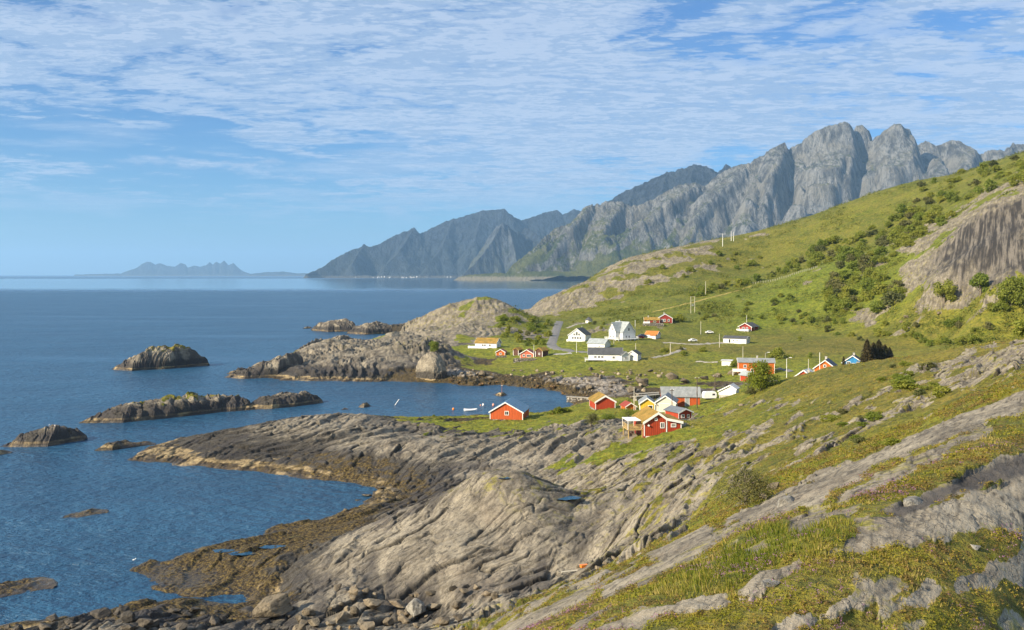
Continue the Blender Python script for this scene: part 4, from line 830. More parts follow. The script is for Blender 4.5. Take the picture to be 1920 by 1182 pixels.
def scatter(poly, n, lo, hi, label, group, mat=M_BIRCH, gap=0.55, zs=1.0):
    xs = [p[0] for p in poly]; ys = [p[1] for p in poly]; done = []; tries = 0
    while len(done) < n and tries < n * 40:
        tries += 1; px = random.uniform(min(xs), max(xs)); py = random.uniform(min(ys), max(ys))
        if not inside(px, py, poly): continue
        P = spot(px, py); s = random.uniform(lo, hi) * (0.75 if random.random() < .3 else 1)
        if P.z < 1.5 or any((P.x - a) ** 2 + ((P.y - b) * .6) ** 2 < (gap * (s + c) / 2) ** 2 for a, b, c in done): continue
        done.append((P.x, P.y, s)); bush(P, s, label, group, mat if random.random() < .8 else M_WILLOW, zs=zs)
hl = 'round dark green birch bush in the dense thicket across the middle of the hillside'
scatter([(1500, 482), (1560, 450), (1690, 400), (1770, 392), (1790, 410), (1730, 445), (1690, 480), (1640, 520), (1700, 545), (1660, 590), (1555, 580), (1535, 545), (1590, 522), (1600, 508), (1520, 508)], 112, 6.0, 10.5, hl, 'birch thicket on the hillside', gap=.42)
scatter([(1680, 362), (1780, 330), (1925, 290), (1925, 345), (1830, 375), (1740, 395)], 34, 5.5, 10, 'dark green bush growing high up near the crest of the hillside', 'bushes near the hill crest', gap=.6)
scatter([(1290, 562), (1390, 540), (1425, 528), (1525, 500), (1520, 484), (1430, 518), (1330, 540), (1290, 548)], 26, 4.8, 7.5, 'low green bush in the row behind the fence line', 'bushes behind the fence line', gap=.5)
scatter([(1290, 575), (1420, 550), (1560, 570), (1640, 590), (1660, 640), (1500, 640), (1440, 605), (1300, 610)], 44, 2.8, 5.2, 'small round bush scattered over the green meadow above the village', 'bushes on the meadow above the village')
scatter([(1640, 600), (1780, 590), (1925, 580), (1925, 640), (1760, 655), (1660, 640)], 24, 3.4, 6.2, 'green bush on the grassy foot of the hill behind the bare rock slab', 'bushes behind the rock slab')
scatter([(1180, 520), (1260, 490), (1420, 470), (1480, 460), (1480, 490), (1330, 520), (1190, 545)], 12, 4, 6.5, 'lone low bush on the pale heath high above the village', 'bushes on the high heath')
scatter([(940, 600), (1000, 597), (1042, 608), (1036, 640), (1030, 652), (990, 650), (950, 640), (935, 615)], 34, 2.8, 5.2, 'leafy bush in the copse left of the winding road', 'copse beside the road', gap=.45)
scatter([(1055, 610), (1075, 605), (1125, 600), (1145, 625), (1110, 612)], 5, 2.0, 3.4, 'bush beside the road above the white gabled house', 'bushes above the gabled house')
scatter([(1240, 655), (1330, 660), (1300, 672), (1225, 672)], 4, 2.0, 3.2, 'low bush in the meadow below the gravel drive', 'bushes below the gravel drive')
scatter([(1640, 690), (1700, 672), (1760, 690), (1770, 745), (1700, 750), (1650, 715)], 13, 1.5, 3.2, 'dark low bush in the hollow beside the bare rock slab', 'bushes beside the bare slab', zs=.7, gap=.4)
scatter([(1540, 770), (1600, 760), (1660, 770), (1640, 800), (1560, 800)], 8, 1.2, 2.2, 'dark juniper bush in the middle of the rocky heath', 'junipers on the rocky heath', zs=.6, gap=.4)
scatter([(1580, 825), (1650, 815), (1680, 835), (1590, 850)], 4, .9, 1.6, 'low juniper bush above the long pale slab', 'junipers above the slab', zs=.6)
scatter([(780, 780), (840, 780), (830, 790), (800, 792)], 3, .9, 1.4, 'low shrub at the grassy end of the rocky spit', 'shrubs on the spit', zs=.7)
for px, py, s, lb in [(1272, 603, 6.5, 'round dark bush right of the upper red house'), (1246, 661, 4.0, 'dark bush at the corner of the small white shed'), (1460, 672, 7.5, 'wide dark bush in the dry meadow above the orange house'), (1400, 690, 3.6, 'grey green bush against the white end of the orange house'), (1378, 688, 3.2, 'bush between the white shed and the orange house'), (1520, 672, 3, 'small dark bush in the dry meadow by the white pole'), (1440, 690, 4, 'bush behind the roof of the orange house')]:
    bush(spot(px, py), s, lb, None)
for px, py, h, w, lb in [(1770, 572, 12, 11, 'broad leafy tree at the foot of the bare cliff'), (1838, 556, 11, 9, 'rounded tree standing just right of the cliff foot'), (1895, 572, 14, 13, 'largest leafy tree below the cliff at the edge of the view'), (1925, 575, 13, 12, 'leafy tree cut by the edge of the view below the cliff')]:
    tree(spot(px, py), h, w, 3600, .42, lb, None, M_BIRCH, int(px))
P = spot(1428, 732); tree(P, 7.6, 7.4, 5200, .18, 'big bright green tree in front of the orange house', None, M_LIME, 11, nlobe=22)
P = spot(815, 664); tree(P, 5.0, 5.0, 1600, .22, 'small green tree on top of the rock knob by the bay', None, M_BIRCH, 12)
P = spot(1398, 948); tree(P, 2.7, 3.8, 6500, .045, 'grey green willow shrub in the hollow of the near slope', None, M_WILLOW, 13, 'shrub', 'shrub', 24, .15)
for px, py, h, w, m, lb in [(1108, 800, 3.0, 3.6, M_WILLOW, 'grey green shrub on the grass behind the pale slab'), (1178, 783, 2.6, 4.6, M_BIRCH, 'dark low shrub between the red boathouse and the turf roofed house'), (1140, 786, 1.4, 3.2, M_BIRCH, 'low green shrub left of the turf roofed house'), (1237, 768, 2.6, 2.2, M_BIRCH, 'small green tree in front of the white garage'), (1410, 740, 2.2, 3.0, M_WILLOW, 'grey shrub behind the white shed on the ridge')]:
    tree(spot(px, py), h, w, 1800, .10, lb, None, m, int(px), 'shrub', 'shrub', 14, .2)
for k, px in enumerate((1035, 1046, 1052, 1060)):
    P = spot(px, 777 - k * 1.2); bush(P, random.uniform(2.2, 3.0), 'bright yellow green leafy shrub at the water beside the orange boathouse', 'leafy shrubs by the bay', M_LIME, zs=.7)
def spruce(P, h, w, label, seed, n=2600, group=None):
    r = np.random.default_rng(seed); t = empty('spruce_tree', (P.x, P.y, P.z - .2)); tag(t, label, 'tree', group)
    mesh_np('trunk', *[np.array(q) for q in tube([(0, 0, -.5), (0, 0, h * .5), (0, 0, h * .97)], [.04 * h, .022 * h, .004 * h])], M_BARK, t)
    z = r.uniform(.04, 1, n) ** .8; a = r.uniform(0, 6.28, n); tier = (z * 11) % 1
    rad = w / 2 * (1 - z) ** .75 * (0.35 + .65 * r.uniform(0, 1, n) ** .5) * (1.12 - .5 * tier) + .08
    P0 = np.stack([np.cos(a) * rad, np.sin(a) * rad, z * h - rad * .22], 1); d = np.stack([np.cos(a), np.sin(a), -.35 + 0 * a], 1) + .35 * r.normal(size=(n, 3)); s = (.085 * h * (1.1 - .7 * z))[:, None]
    sd = np.cross(d, [0, 0, 1]); sd /= np.linalg.norm(sd, axis=1)[:, None]
    Q = np.stack([P0 - d * s * .5 - sd * s * .3, P0 + d * s * .6 - sd * s * .12, P0 + d * s * .6 + sd * s * .14, P0 - d * s * .5 + sd * s * .32], 1).reshape(-1, 3)
    mesh_np('crown', Q, np.arange(4 * n).reshape(n, 4), M_SPRUCE, t, smooth=False, attrs={'tint': np.repeat(r.uniform(0, 1, n), 4)}); return t
for k, (px, tp, w, lb) in enumerate([(1626, 640, 5.0, 'tallest brown spruce, standing right behind the blue house'), (1638, 646, 5.5, 'dark spruce in the middle of the clump by the blue house'), (1648, 641, 6, 'dark spruce with a pointed top in the clump by the blue house'), (1659, 650, 6.5, 'broad spruce near the end of the clump by the blue house'), (1668, 655, 4, 'slim brown spruce at the outer edge of the clump by the blue house')]):
    Y = 322 + 3 * k; zt = zat(tp - 5, Y); x = at(px, Y); gz = float(ground_z(x, Y)); spruce(Vector((x, Y, gz)), zt - gz, w * 1.6, lb, 70 + k)
spruce(Vector((at(1582, 318), 318, float(ground_z(at(1582, 318), 318)))), zat(667, 318) - float(ground_z(at(1582, 318), 318)), 3, 'thin dark spruce between the orange gable and the blue house', 78, 900)

# ------------------------------------------------------------------ houses
def wood(name, col, vertical=True, wear=0.15):
    """painted boards"""
    m, t, out = new_mat(name); p = t.node('ShaderNodeTexCoord').outputs['Object']
    w = t.node('ShaderNodeTexWave', {'Vector': t.vmath('MULTIPLY', p, (1, 1, 0) if vertical else (0, 0, 1)), 'Scale': 1.6, 'Distortion': 0.0}, bands_direction='DIAGONAL' if vertical else 'Z')
    n = t.noise(t.vmath('MULTIPLY', p, (3, 3, .4) if vertical else (.4, .4, 3)), 1.2, 4, .6)
    c = t.mix(t.ramp(n, .3, .7), tuple(c * (1 - wear) for c in col), tuple(min(1, c * (1 + wear)) for c in col))
    c = t.mix(t.ramp(w.outputs[1], .12, 0.0), c, tuple(c * .45 for c in col))
    finish(t, out, c, 0.7, bump(t, w.outputs[1], .02, .6)); return m
RED = wood('red_boards', (0.37, 0.050, 0.018)); DRED = wood('dark_red_boards', (0.26, 0.028, 0.020)); ORANGE = wood('orange_boards', (0.52, 0.125, 0.018)); RORANGE = wood('rust_orange_boards', (0.46, 0.088, 0.020))
YELLOW = wood('yellow_boards', (0.66, 0.42, 0.035)); WHITE = wood('white_boards', (0.78, 0.77, 0.74), False, .05); BLUE = wood('blue_boards', (0.035, 0.22, 0.46)); BROWN = wood('brown_boards', (0.10, 0.045, 0.030)); CREAM = wood('cream_boards', (0.66, 0.60, 0.50), False, .06); LTWOOD = wood('light_deck_wood', (0.52, 0.36, 0.15)); PINKISH = wood('pale_red_boards', (0.50, 0.13, 0.07))
TRIM = plain('white_trim', (0.80, 0.79, 0.76), .6, .05); GLASS = None
def glass_material():
    m, t, out = new_mat('window_glass'); finish(t, out, (0.02, 0.025, 0.03), .08, None, .6); return m
GLASS = glass_material()
def roofing(name, col, metal=False, rough=.55):
    m, t, out = new_mat(name); p = t.node('ShaderNodeTexCoord').outputs['Object']
    w = t.node('ShaderNodeTexWave', {'Vector': p, 'Scale': 1.1 if metal else .9}, bands_direction='Y'); w2 = t.node('ShaderNodeTexWave', {'Vector': p, 'Scale': .9, 'Distortion': .6}, bands_direction='Z')
    n = t.noise(p, .8, 5, .65); c = t.mix(t.ramp(n, .3, .7), tuple(c * .78 for c in col), tuple(c * 1.2 for c in col))
    c = t.mix(t.ramp(w.outputs[1], .15, 0), c, tuple(c * .6 for c in col))
    finish(t, out, c, rough, bump(t, t.math('ADD', w.outputs[1], t.math('MULTIPLY', w2.outputs[1], .7)), .05, .8), .4); return m
R_BLUE = roofing('blue_roof_sheet', (0.10, 0.23, 0.36), True, .3); R_GREY = roofing('grey_roof_tile', (0.28, 0.29, 0.28), False, .42); R_DARK = roofing('dark_roof_tile', (0.085, 0.088, 0.092), False, .85); R_NAVY = roofing('navy_roof_tile', (0.035, 0.055, 0.10)); R_LIGHT = roofing('light_roof_sheet', (0.34, 0.37, 0.37), True); R_ORANGE = roofing('orange_roof_tile', (0.50, 0.19, 0.035)); R_SLATE = roofing('slate_roof', (0.16, 0.175, 0.19), False, .4); R_WHITE = roofing('pale_roof_sheet', (0.60, 0.60, 0.60), True); R_RED = roofing('red_roof_tile', (0.30, 0.05, 0.025))
def turf_material():
    m, t, out = new_mat('turf_roof'); p = t.node('ShaderNodeNewGeometry').outputs['Position']; a = t.noise(p, .6, 5, .65); b = t.noise(p, 4, 4, .7)
    c = t.mix(t.ramp(a, .35, .65), (0.22, 0.155, 0.032), (0.40, 0.235, 0.055)); c = t.mix(t.math('MULTIPLY', t.ramp(b, .5, .3), .6), c, (0.09, 0.06, 0.02))
    finish(t, out, c, .95, bump(t, b, .25)); return m
TURF = turf_material()
STONE = None
def stonework():
    m, t, out = new_mat('stone_wall'); p = t.node('ShaderNodeTexCoord').outputs['Object']
    v = t.node('ShaderNodeTexVoronoi', {'Vector': p, 'Scale': 1.6}); e = t.node('ShaderNodeTexVoronoi', {'Vector': p, 'Scale': 1.6}, feature='DISTANCE_TO_EDGE')
    c = t.mix(t.xyz(v.outputs['Color'])[0], (0.16, 0.14, 0.115), (0.42, 0.38, 0.31)); c = t.mix(t.ramp(e.outputs[0], .10, .02), c, (0.03, 0.027, 0.022))
    finish(t, out, c, .9, bump(t, t.ramp(e.outputs[0], 0, .2), .15)); return m
STONE = stonework(); CONC = plain('concrete', (0.42, 0.40, 0.36), .9, .15, 2, .02)
class MB:
    def __init__(s): s.v = []; s.f = []
    def poly(s, pts):
        i = len(s.v); s.v += [tuple(p) for p in pts]; s.f.append(tuple(range(i, i + len(pts))))
    def hexa(s, a, b):
        """solid between two quads of matching corners"""
        i = len(s.v); s.v += [tuple(p) for p in a] + [tuple(p) for p in b]
        s.f += [(i, i + 3, i + 2, i + 1), (i + 4, i + 5, i + 6, i + 7)] + [(i + k, i + (k + 1) % 4, i + 4 + (k + 1) % 4, i + 4 + k) for k in range(4)]
    def box(s, x0, x1, y0, y1, z0, z1):
        s.hexa([(x0, y0, z0), (x1, y0, z0), (x1, y1, z0), (x0, y1, z0)], [(x0, y0, z1), (x1, y0, z1), (x1, y1, z1), (x0, y1, z1)])
    def rod(s, a, b, r0, r1=None, seg=8):
        v, f = tube([a, b], [r0, r1 if r1 is not None else r0], seg); o = len(s.v); s.v += v; s.f += [tuple(i + o for i in q) for q in f]
        s.f += [tuple(o + i for i in range(seg))[::-1], tuple(o + seg + i for i in range(seg))]
    def build(s, name, mat, parent=None, bevel=0.0, smooth=False):
        me = bpy.data.meshes.new(name); me.from_pydata(s.v, [], s.f); me.update()
        bm = bmesh.new(); bm.from_mesh(me); bmesh.ops.recalc_face_normals(bm, faces=bm.faces)
        if bevel: bmesh.ops.bevel(bm, geom=bm.edges[:], offset=bevel, segments=2, affect='EDGES')
        bm.to_mesh(me); bm.free()
        for p in me.polygons: p.use_smooth = smooth
        me.materials.append(mat); o = bpy.data.objects.new(name, me); C.objects.link(o)
        if parent: o.parent = parent
        return o
def face_pt(face, u, d, z, xl, xr, L, along=0.0):
    if face == 'F': return (u, -L / 2 - d, z)
    if face == 'L': return (xl - d, -u, z)
    return (xr + d, u, z)
def opening(root, face, u, z, w, h, xl, xr, L, kind='window', bars=(1, 1), trim=None, pane=None):
    """a window or door standing a hand proud of its wall; a window is a frame with its pane"""
    trim = trim or TRIM; fr = .12 if kind == 'window' else .1
    def slab(mb, u0, u1, z0, z1, d0, d1):
        c = [(u0, z0), (u1, z0), (u1, z1), (u0, z1)]
        mb.hexa([face_pt(face, a, d0, b, xl, xr, L) for a, b in c], [face_pt(face, a, d1, b, xl, xr, L) for a, b in c])
    mb = MB()
    for u0, u1, z0, z1 in [(u - w / 2 - fr, u - w / 2, z - fr, z + h + fr), (u + w / 2, u + w / 2 + fr, z - fr, z + h + fr), (u - w / 2, u + w / 2, z - fr, z), (u - w / 2, u + w / 2, z + h, z + h + fr)]: slab(mb, u0, u1, z0, z1, .003, .09)
    if kind == 'window':
        for k in range(bars[0]): q = u - w / 2 + w * (k + 1) / (bars[0] + 1); slab(mb, q - .03, q + .03, z, z + h, .04, .075)
    o = mb.build(kind, trim, root)
    pm = MB(); slab(pm, u - w / 2, u + w / 2, z, z + h, .003, .035); pm.build('pane' if kind == 'window' else 'door_leaf', pane or GLASS, o); return o
def house(name, label, pos, yaw, prof, L, wall, roof, wins=(), doors=(), trim=None, over=.35, turf=False, chimney=None, found=1.6, foundmat=None, cat='house', group=None, boards=True, thick=.16, corners=True):
    """prof: top outline of the gable, left eave to right eave, in metres above the base"""
    root = empty(name, pos, yaw); tag(root, label, cat, group); trim = trim or TRIM
    xl, xr = prof[0][0], prof[-1][0]; y0, y1 = -L / 2, L / 2
    w = MB(); bot = [(xl, 0.0), (xr, 0.0)]
    out = [(xl, 0)] + list(prof) + [(xr, 0)]
    w.poly([(a, y0, b) for a, b in out]); w.poly([(a, y1, b) for a, b in out][::-1])
    w.poly([(xl, y0, 0), (xl, y1, 0), (xl, y1, prof[0][1]), (xl, y0, prof[0][1])]); w.poly([(xr, y0, 0), (xr, y1, 0), (xr, y1, prof[-1][1]), (xr, y0, prof[-1][1])])
    w.build('wall', wall, root)
    if found: f = MB(); f.box(xl + .04, xr - .04, y0 + .04, y1 - .04, -found, 0.0); f.build('foundation', foundmat or CONC, root)
    r = MB(); bbs = [MB(), MB()]; T = thick * (2.2 if turf else 1); n = len(prof); ya, yb = y0 - over, y1 + over; tops = []
    for i, (a, b) in enumerate(prof):           # roof slabs follow the outline, joined along the ridge
        if i == 0: k = (prof[1][1] - b) / (prof[1][0] - a); tops.append((a - over, b - k * over))
        elif i == n - 1: k = (prof[i - 1][1] - b) / (a - prof[i - 1][0]); tops.append((a + over, b - k * over))
        else: tops.append((a, b))
    for i in range(n - 1):
        (a, b), (c, d) = tops[i], tops[i + 1]
        r.hexa([(a, ya, b + .004), (c, ya, d + .004), (c, yb, d + .004), (a, yb, b + .004)], [(a, ya, b + T), (c, ya, d + T), (c, yb, d + T), (a, yb, b + T)])
        for y, bb in ((ya - .05, bbs[0]), (yb + .004, bbs[1])): bb.hexa([(a, y, b - .16), (c, y, d - .16), (c, y + .046, d - .16), (a, y + .046, b - .16)], [(a, y, b + T * .9), (c, y, d + T * .9), (c, y + .046, d + T * .9), (a, y + .046, b + T * .9)])
    ro = r.build('roof', roof, root)
    if boards:
        for bb in bbs: bb.build('bargeboard', trim, ro)
    if corners:
        cb = MB()
        for xx, hh in ((xl, prof[0][1]), (xr, prof[-1][1])):
            for yy in (y0, y1): cb.box(xx - .05, xx + .05, yy - .05, yy + .05, 0.002, hh)
            cb.box(xx - .09, xx + .09, y0 - .06, y0 - .03, 0.002, hh - .02)
        cb.build('corner_board', trim, root)
    if chimney:
        for (cx_, cyy, ch) in chimney:
            zr = np.interp(cx_, [p[0] for p in prof], [p[1] for p in prof]); k = MB(); k.box(cx_ - .3, cx_ + .3, cyy - .3, cyy + .3, zr - .3, zr + ch); k.box(cx_ - .36, cx_ + .36, cyy - .36, cyy + .36, zr + ch + .001, zr + ch + .1); k.build('chimney', CONC, ro)
    for q in wins: opening(root, *q[:5], xl, xr, L, bars=q[5] if len(q) > 5 else (1, 1), trim=trim)
    for q in doors: opening(root, *q[:5], xl, xr, L, kind='door', trim=trim, pane=q[5] if len(q) > 5 else TRIM)
    root['_xl'] = 0; del root['_xl']
    return root
def deck(root, x0, x1, y0, y1, z, mat, rail=1.0, drop=2.0, sides='FLR', solid=False, name='deck'):
    d = MB(); d.box(x0, x1, y0, y1, z - .15, z); dk = d.build(name, mat, root); p = MB()
    for a in np.linspace(x0 + .12, x1 - .12, max(2, int((x1 - x0) / 2.2) + 1)):
        for b in (y0 + .12, y1 - .12): p.box(a - .08, a + .08, b - .08, b + .08, z - drop, z - .151)
    p.build('post', mat, dk)
    r = MB()
    segs = {'F': [(x0, y0, x1, y0)], 'L': [(x0, y0, x0, y1)], 'R': [(x1, y0, x1, y1)], 'B': [(x0, y1, x1, y1)]}
    for s in sides:
        for ax, ay, bx, by in segs[s]:
            h = [(0.02, rail)] if solid else [(rail - .1, rail), (rail * .62, rail * .72), (rail * .3, rail * .4)]
            for z0, z1 in h: r.box(min(ax, bx) - .03, max(ax, bx) + .03, min(ay, by) - .03, max(ay, by) + .03, z + z0, z + z1)
            n = max(2, int(math.hypot(bx - ax, by - ay) / 1.5) + 1)
            for k in range(n): q = k / (n - 1); xx = ax + (bx - ax) * q; yy = ay + (by - ay) * q; r.box(xx - .045, xx + .045, yy - .045, yy + .045, z + .001, z + rail + .02)
    r.build('railing', mat, dk); return dk
def site(px, py, back=0.0, lift=0.0, Y=None):
    """place of a house: the ground seen at (px, py), set back by half the depth of the house"""
    P = spot(px, py) if Y is None else Vector((at(px, Y), Y, float(ground_z(at(px, Y), Y))))
    if Y is None: P.z = zat(py, P.y)
    d = Vector((P.x, P.y, 0)).normalized(); P = P + d * back; P.z += lift; return P
def gab(w, h, r, off=0.0): return [(-w / 2, h), (off, h + r), (w / 2, h)]
D = R
# the orange boathouse with the blue roof
P = site(956, 787, 5.2); h = house('boathouse', 'orange boathouse with blue roof and one small white window beside the bay', P, R(-10), [(-4.3, 2.0), (-.25, 4.45), (4.3, 2.0)], 10.5, RORANGE, R_BLUE, [('F', .1, 1.25, .85, .85)], foundmat=STONE, corners=True, cat='boathouse')
# turf roofed red house and its deck
P = site(1222, 818, 4.2); pr = [(-2.5, 2.55), (.15, 4.2), (1.75, 3.05), (4.55, 2.45)]
h = house('cabin', 'red house with orange turf roof, white trim and raised deck on the rocks', P, R(7), pr, 8.0, RED, TURF, [('F', .95, 1.55, .55, .85), ('F', 3.1, 1.7, .75, .45, (2, 0)), ('F', -.25, 2.95, .3, .3, (0, 0)), ('L', 1.6, 1.0, .8, .9)], turf=True, found=1.3, foundmat=DRED)
mb = MB(); mb.box(1.66, 1.86, -4.08, -4.03, -.9, 3.0); mb.build('corner_board', TRIM, h)
for x_, w_ in ((-1.6, 1.0), (.9, 1.1)): opening(h, 'F', x_, -.55, w_, .42, -2.5, 4.55, 8.0, bars=(0, 0))
mb = MB(); mb.rod((-1.7, -4.0, 2.0), (-1.7, -4.35, 2.0), .17); mb.build('life_ring', TRIM, h)
deck(h, -5.4, -2.56, -3.2, 1.2, 1.15, LTWOOD, .9, 1.7); mb = MB(); mb.box(-5.5, -2.9, -3.3, 1.3, 2.75, 2.85)
for a, b in ((-5.4, -3.2), (-5.4, 1.2)): mb.box(a - .05, a + .05, b - .05, b + .05, 1.16, 2.75)
mb.build('deck_canopy', TRIM, h)
# boathouses of the harbour
P = site(1129, 768, 4); h = house('boathouse', 'small red boathouse with turf roof and white bargeboards near the stone quay', P, R(8), gab(5.4, 2.0, 1.55), 7.5, RED, TURF, (), turf=True, cat='boathouse', foundmat=STONE)
P = site(1178, 770, 2.5); house('shed', 'tiny orange shed with a red roof half hidden behind the grass', P, R(12), gab(2.7, 1.1, .85), 4.2, ORANGE, R_RED, cat='shed', found=1)
P = site(1213, 773, 3); house('boathouse', 'yellow boathouse with white trim beside the white garage', P, R(-6), gab(3.8, 2.3, 1.3), 6.5, YELLOW, R_GREY, [('F', .8, .4, 1.0, 1.3, (0, 0))], cat='boathouse', foundmat=STONE)
P = site(1250, 773, 3.6); house('garage', 'cream fronted garage with grey tiled roof in front of the long red boathouse', P, R(-14), gab(5.0, 2.5, 1.65), 6.8, CREAM, R_SLATE, [('R', .5, 1.2, .7, .8)], [('F', -.2, .02, 2.3, 2.1, CREAM)], cat='garage', foundmat=STONE)
P = site(1275, 765, 4.5); house('boathouse', 'long red boathouse with pale grey roof behind the cream garage', P, R(86), gab(6.0, 2.9, 2.1), 10.0, RORANGE, R_GREY, [], [('L', 1.6, .02, 1.0, 2.5, R_LIGHT)], cat='boathouse', foundmat=STONE, boards=False, corners=False)
P = site(1272, 786, 3.2); house('shed', 'low red shed with dark slate roof and white eaves behind the turf roofed house', P, R(25), gab(3.6, 1.5, .75), 5.5, RED, R_SLATE, [('F', -.7, .3, .7, .6), ('F', .8, .3, .5, .5)], cat='shed', found=1.2)
P = site(1368, 742, 2.8); house('shed', 'white shed with pale roof on the grassy ridge', P, R(-24), [(-2.6, 1.2), (.6, 2.9), (2.2, 1.9)], 4.5, WHITE, R_WHITE, cat='shed', found=1.5)
# the village, near row
P = site(1417, 704, 5.0); s = F / P.y
h = house('farmhouse', 'long orange house with grey roof and white balcony behind the bright green tree', P, R(80), gab(7.6, 4.5, 1.15), 12.5, ORANGE, R_GREY, [('L', -1.5, 1.0, .9, 1.1), ('L', 2.0, 1.0, .9, 1.1), ('L', -4, 2.6, .8, .9)], chimney=[(0, -.5, .9)], corners=True)
deck(h, -4.9, -3.81, 3.6, 8.4, 1.3, TRIM, .9, 1.6, 'LB', True, 'balcony')
P = site(1401, 716, 2.2); house('annex', 'small red annex with pale roof below the orange house balcony', P, R(25), gab(2.6, 2.2, 1.2), 4.2, RED, R_LIGHT, [('F', 0, .5, .7, 1.1)], cat='annex')
P = site(1364, 687, 2.0); house('shed', 'flat white shed standing left of the orange house', P, R(70), [(-2, 2.1), (0, 2.3), (2, 2.1)], 3.8, WHITE, R_WHITE, cat='shed', boards=False)
P = site(1135, 677, 4.5); h = house('bungalow', 'long white bungalow with dark grey roof and front deck by the beach meadow', P, R(84), gab(8.0, 2.7, 2.3), 13.6, WHITE, R_DARK, [('L', -4.0, 1.0, .9, .9), ('L', -2.5, 1.0, .9, .9), ('L', 3.4, 1.0, .8, .8), ('L', -1.2, 1.0, .8, .9), ('F', 0, 1.1, .8, .9)], chimney=[(0, 2.5, .7)])
deck(h, -6.4, -4.01, .3, 8.2, .55, TRIM, .8, 1.4, 'LB', False)
P = site(1166, 678, 3.5); house('annex', 'white annex joined to the right end of the long white bungalow', P, R(20), gab(3.6, 2.6, 1.3), 7.0, WHITE, R_DARK, [('F', 0, 1.0, .7, .8)], cat='annex')
P = site(1189, 677, 3.2); house('garage', 'small white garage with dark roof right of the long white bungalow', P, R(-22), gab(4.2, 2.7, 1.35), 6.0, WHITE, R_DARK, [('F', .1, 1.5, .6, .3, (0, 0))], cat='garage')
P = site(1123, 654, 4); house('garage', 'white garage with long pale grey roof below the white villa', P, R(58), gab(5.8, 2.3, 1.9), 8.6, WHITE, R_LIGHT, (), cat='garage')
P = site(1087, 640, 5); h = house('chalet', 'white gabled house with dark roof and tall gable windows by the road bend', P, R(-20), gab(8.4, 3.0, 3.1), 10.5, WHITE, R_DARK, [('F', -2.0, 1.0, .8, 1.1), ('F', -.75, 1.0, .8, 1.1), ('F', .55, 1.0, .8, 1.1), ('F', 1.85, 1.0, .8, 1.1), ('F', -1.25, 2.75, .8, 1.0), ('F', 0, 2.75, .9, 1.7), ('F', 1.2, 2.75, .8, 1.0)], foundmat=STONE)
deck(h, -4.6, 4.6, -7.2, -5.3, .05, TRIM, .85, 1.9, 'FLR', True)
# the big white villa
P = site(1167, 638, 5.5); h = house('villa', 'tall white villa with steep pale roofs and a wrap around deck', P, R(34), gab(7.8, 4.0, 4.6), 9.5, WHITE, R_LIGHT, [('F', -1.6, .9, .8, 1.1), ('F', .2, .9, .8, 1.1), ('F', 0, 4.4, .9, 1.3), ('R', 1, 1, .8, 1.1)], chimney=[(0, 2.0, .6)])
w = MB(); w.poly([(-3.9, -2.6, 0), (-3.9, 2.6, 0), (-3.9, 2.6, 4.4), (-3.9, 0, 8.3), (-3.9, -2.6, 4.4)]); w.v = [(-6.4, b, c) for a, b, c in w.v]; f0 = list(w.v)
w.poly([(-6.4, -2.6, 0), (-6.4, -2.6, 4.4), (-2.0, -2.6, 4.4), (-2.0, -2.6, 0)]); w.poly([(-6.4, 2.6, 0), (-6.4, 2.6, 4.4), (-2.0, 2.6, 4.4), (-2.0, 2.6, 0)]); w.build('wing', WHITE, h)
r = MB()
for sgn in (-1, 1): r.hexa([(-6.8, sgn * 3.0, 3.85), (-6.8, 0, 8.35), (0.0, 0, 8.35), (0.0, sgn * 3.0, 3.85)], [(-6.8, sgn * 3.0, 4.05), (-6.8, 0, 8.56), (0.0, 0, 8.56), (0.0, sgn * 3.0, 4.05)])
r.build('wing_roof', R_LIGHT, h)
for u_, z_ in ((-1.2, .9), (1.2, .9), (0, 4.6)): opening(h, 'L', u_, z_, .8, 1.2, -6.4, 3.9, 9.5)
deck(h, -8.6, 4.2, -7.4, -4.9, .6, TRIM, .9, 2.2, 'FLR'); deck(h, -8.6, -6.5, -4.8, 3.0, .6, TRIM, .9, 2.2, 'L')
P = site(1104, 606, 2.3); rt = empty('grill_hut', P, .3); tag(rt, 'small white six sided hut with a dark pointed roof above the road', 'hut')
def ring(n, rad, z): return [(rad * math.cos(2 * math.pi * i / n), rad * math.sin(2 * math.pi * i / n), z) for i in range(n)]
w = MB(); a, b = ring(6, 2.2, -1), ring(6, 2.2, 1.9)
for i in range(6): w.poly([a[i], a[(i + 1) % 6], b[(i + 1) % 6], b[i]])
w.build('wall', WHITE, rt); w = MB(); a = ring(6, 2.8, 1.75); c = ring(6, .45, 3.5); e = ring(6, .45, 3.8)
for i in range(6): w.poly([a[i], a[(i + 1) % 6], c[(i + 1) % 6], c[i]]); w.poly([c[i], c[(i + 1) % 6], e[(i + 1) % 6], e[i]])
w.poly(e); w.poly(a[::-1]); w.build('roof', R_DARK, rt)
P = site(1224, 635, 3); h = house('garage', 'white garage with a bright orange roof next to the villa', P, R(62), gab(5.0, 2.1, 1.5), 6.2, WHITE, R_ORANGE, [], cat='garage')
w = MB(); w.hexa([(-4.6, -3.2, 1.5), (-2.5, -3.2, 2.1), (-2.5, 0, 2.1), (-4.6, 0, 1.5)], [(-4.6, -3.2, 1.65), (-2.5, -3.2, 2.25), (-2.5, 0, 2.25), (-4.6, 0, 1.65)]); w.build('porch_roof', R_ORANGE, h); w = MB(); w.box(-4.3, -2.51, -3.0, -.2, -.6, 1.55); w.build('porch', WHITE, h)
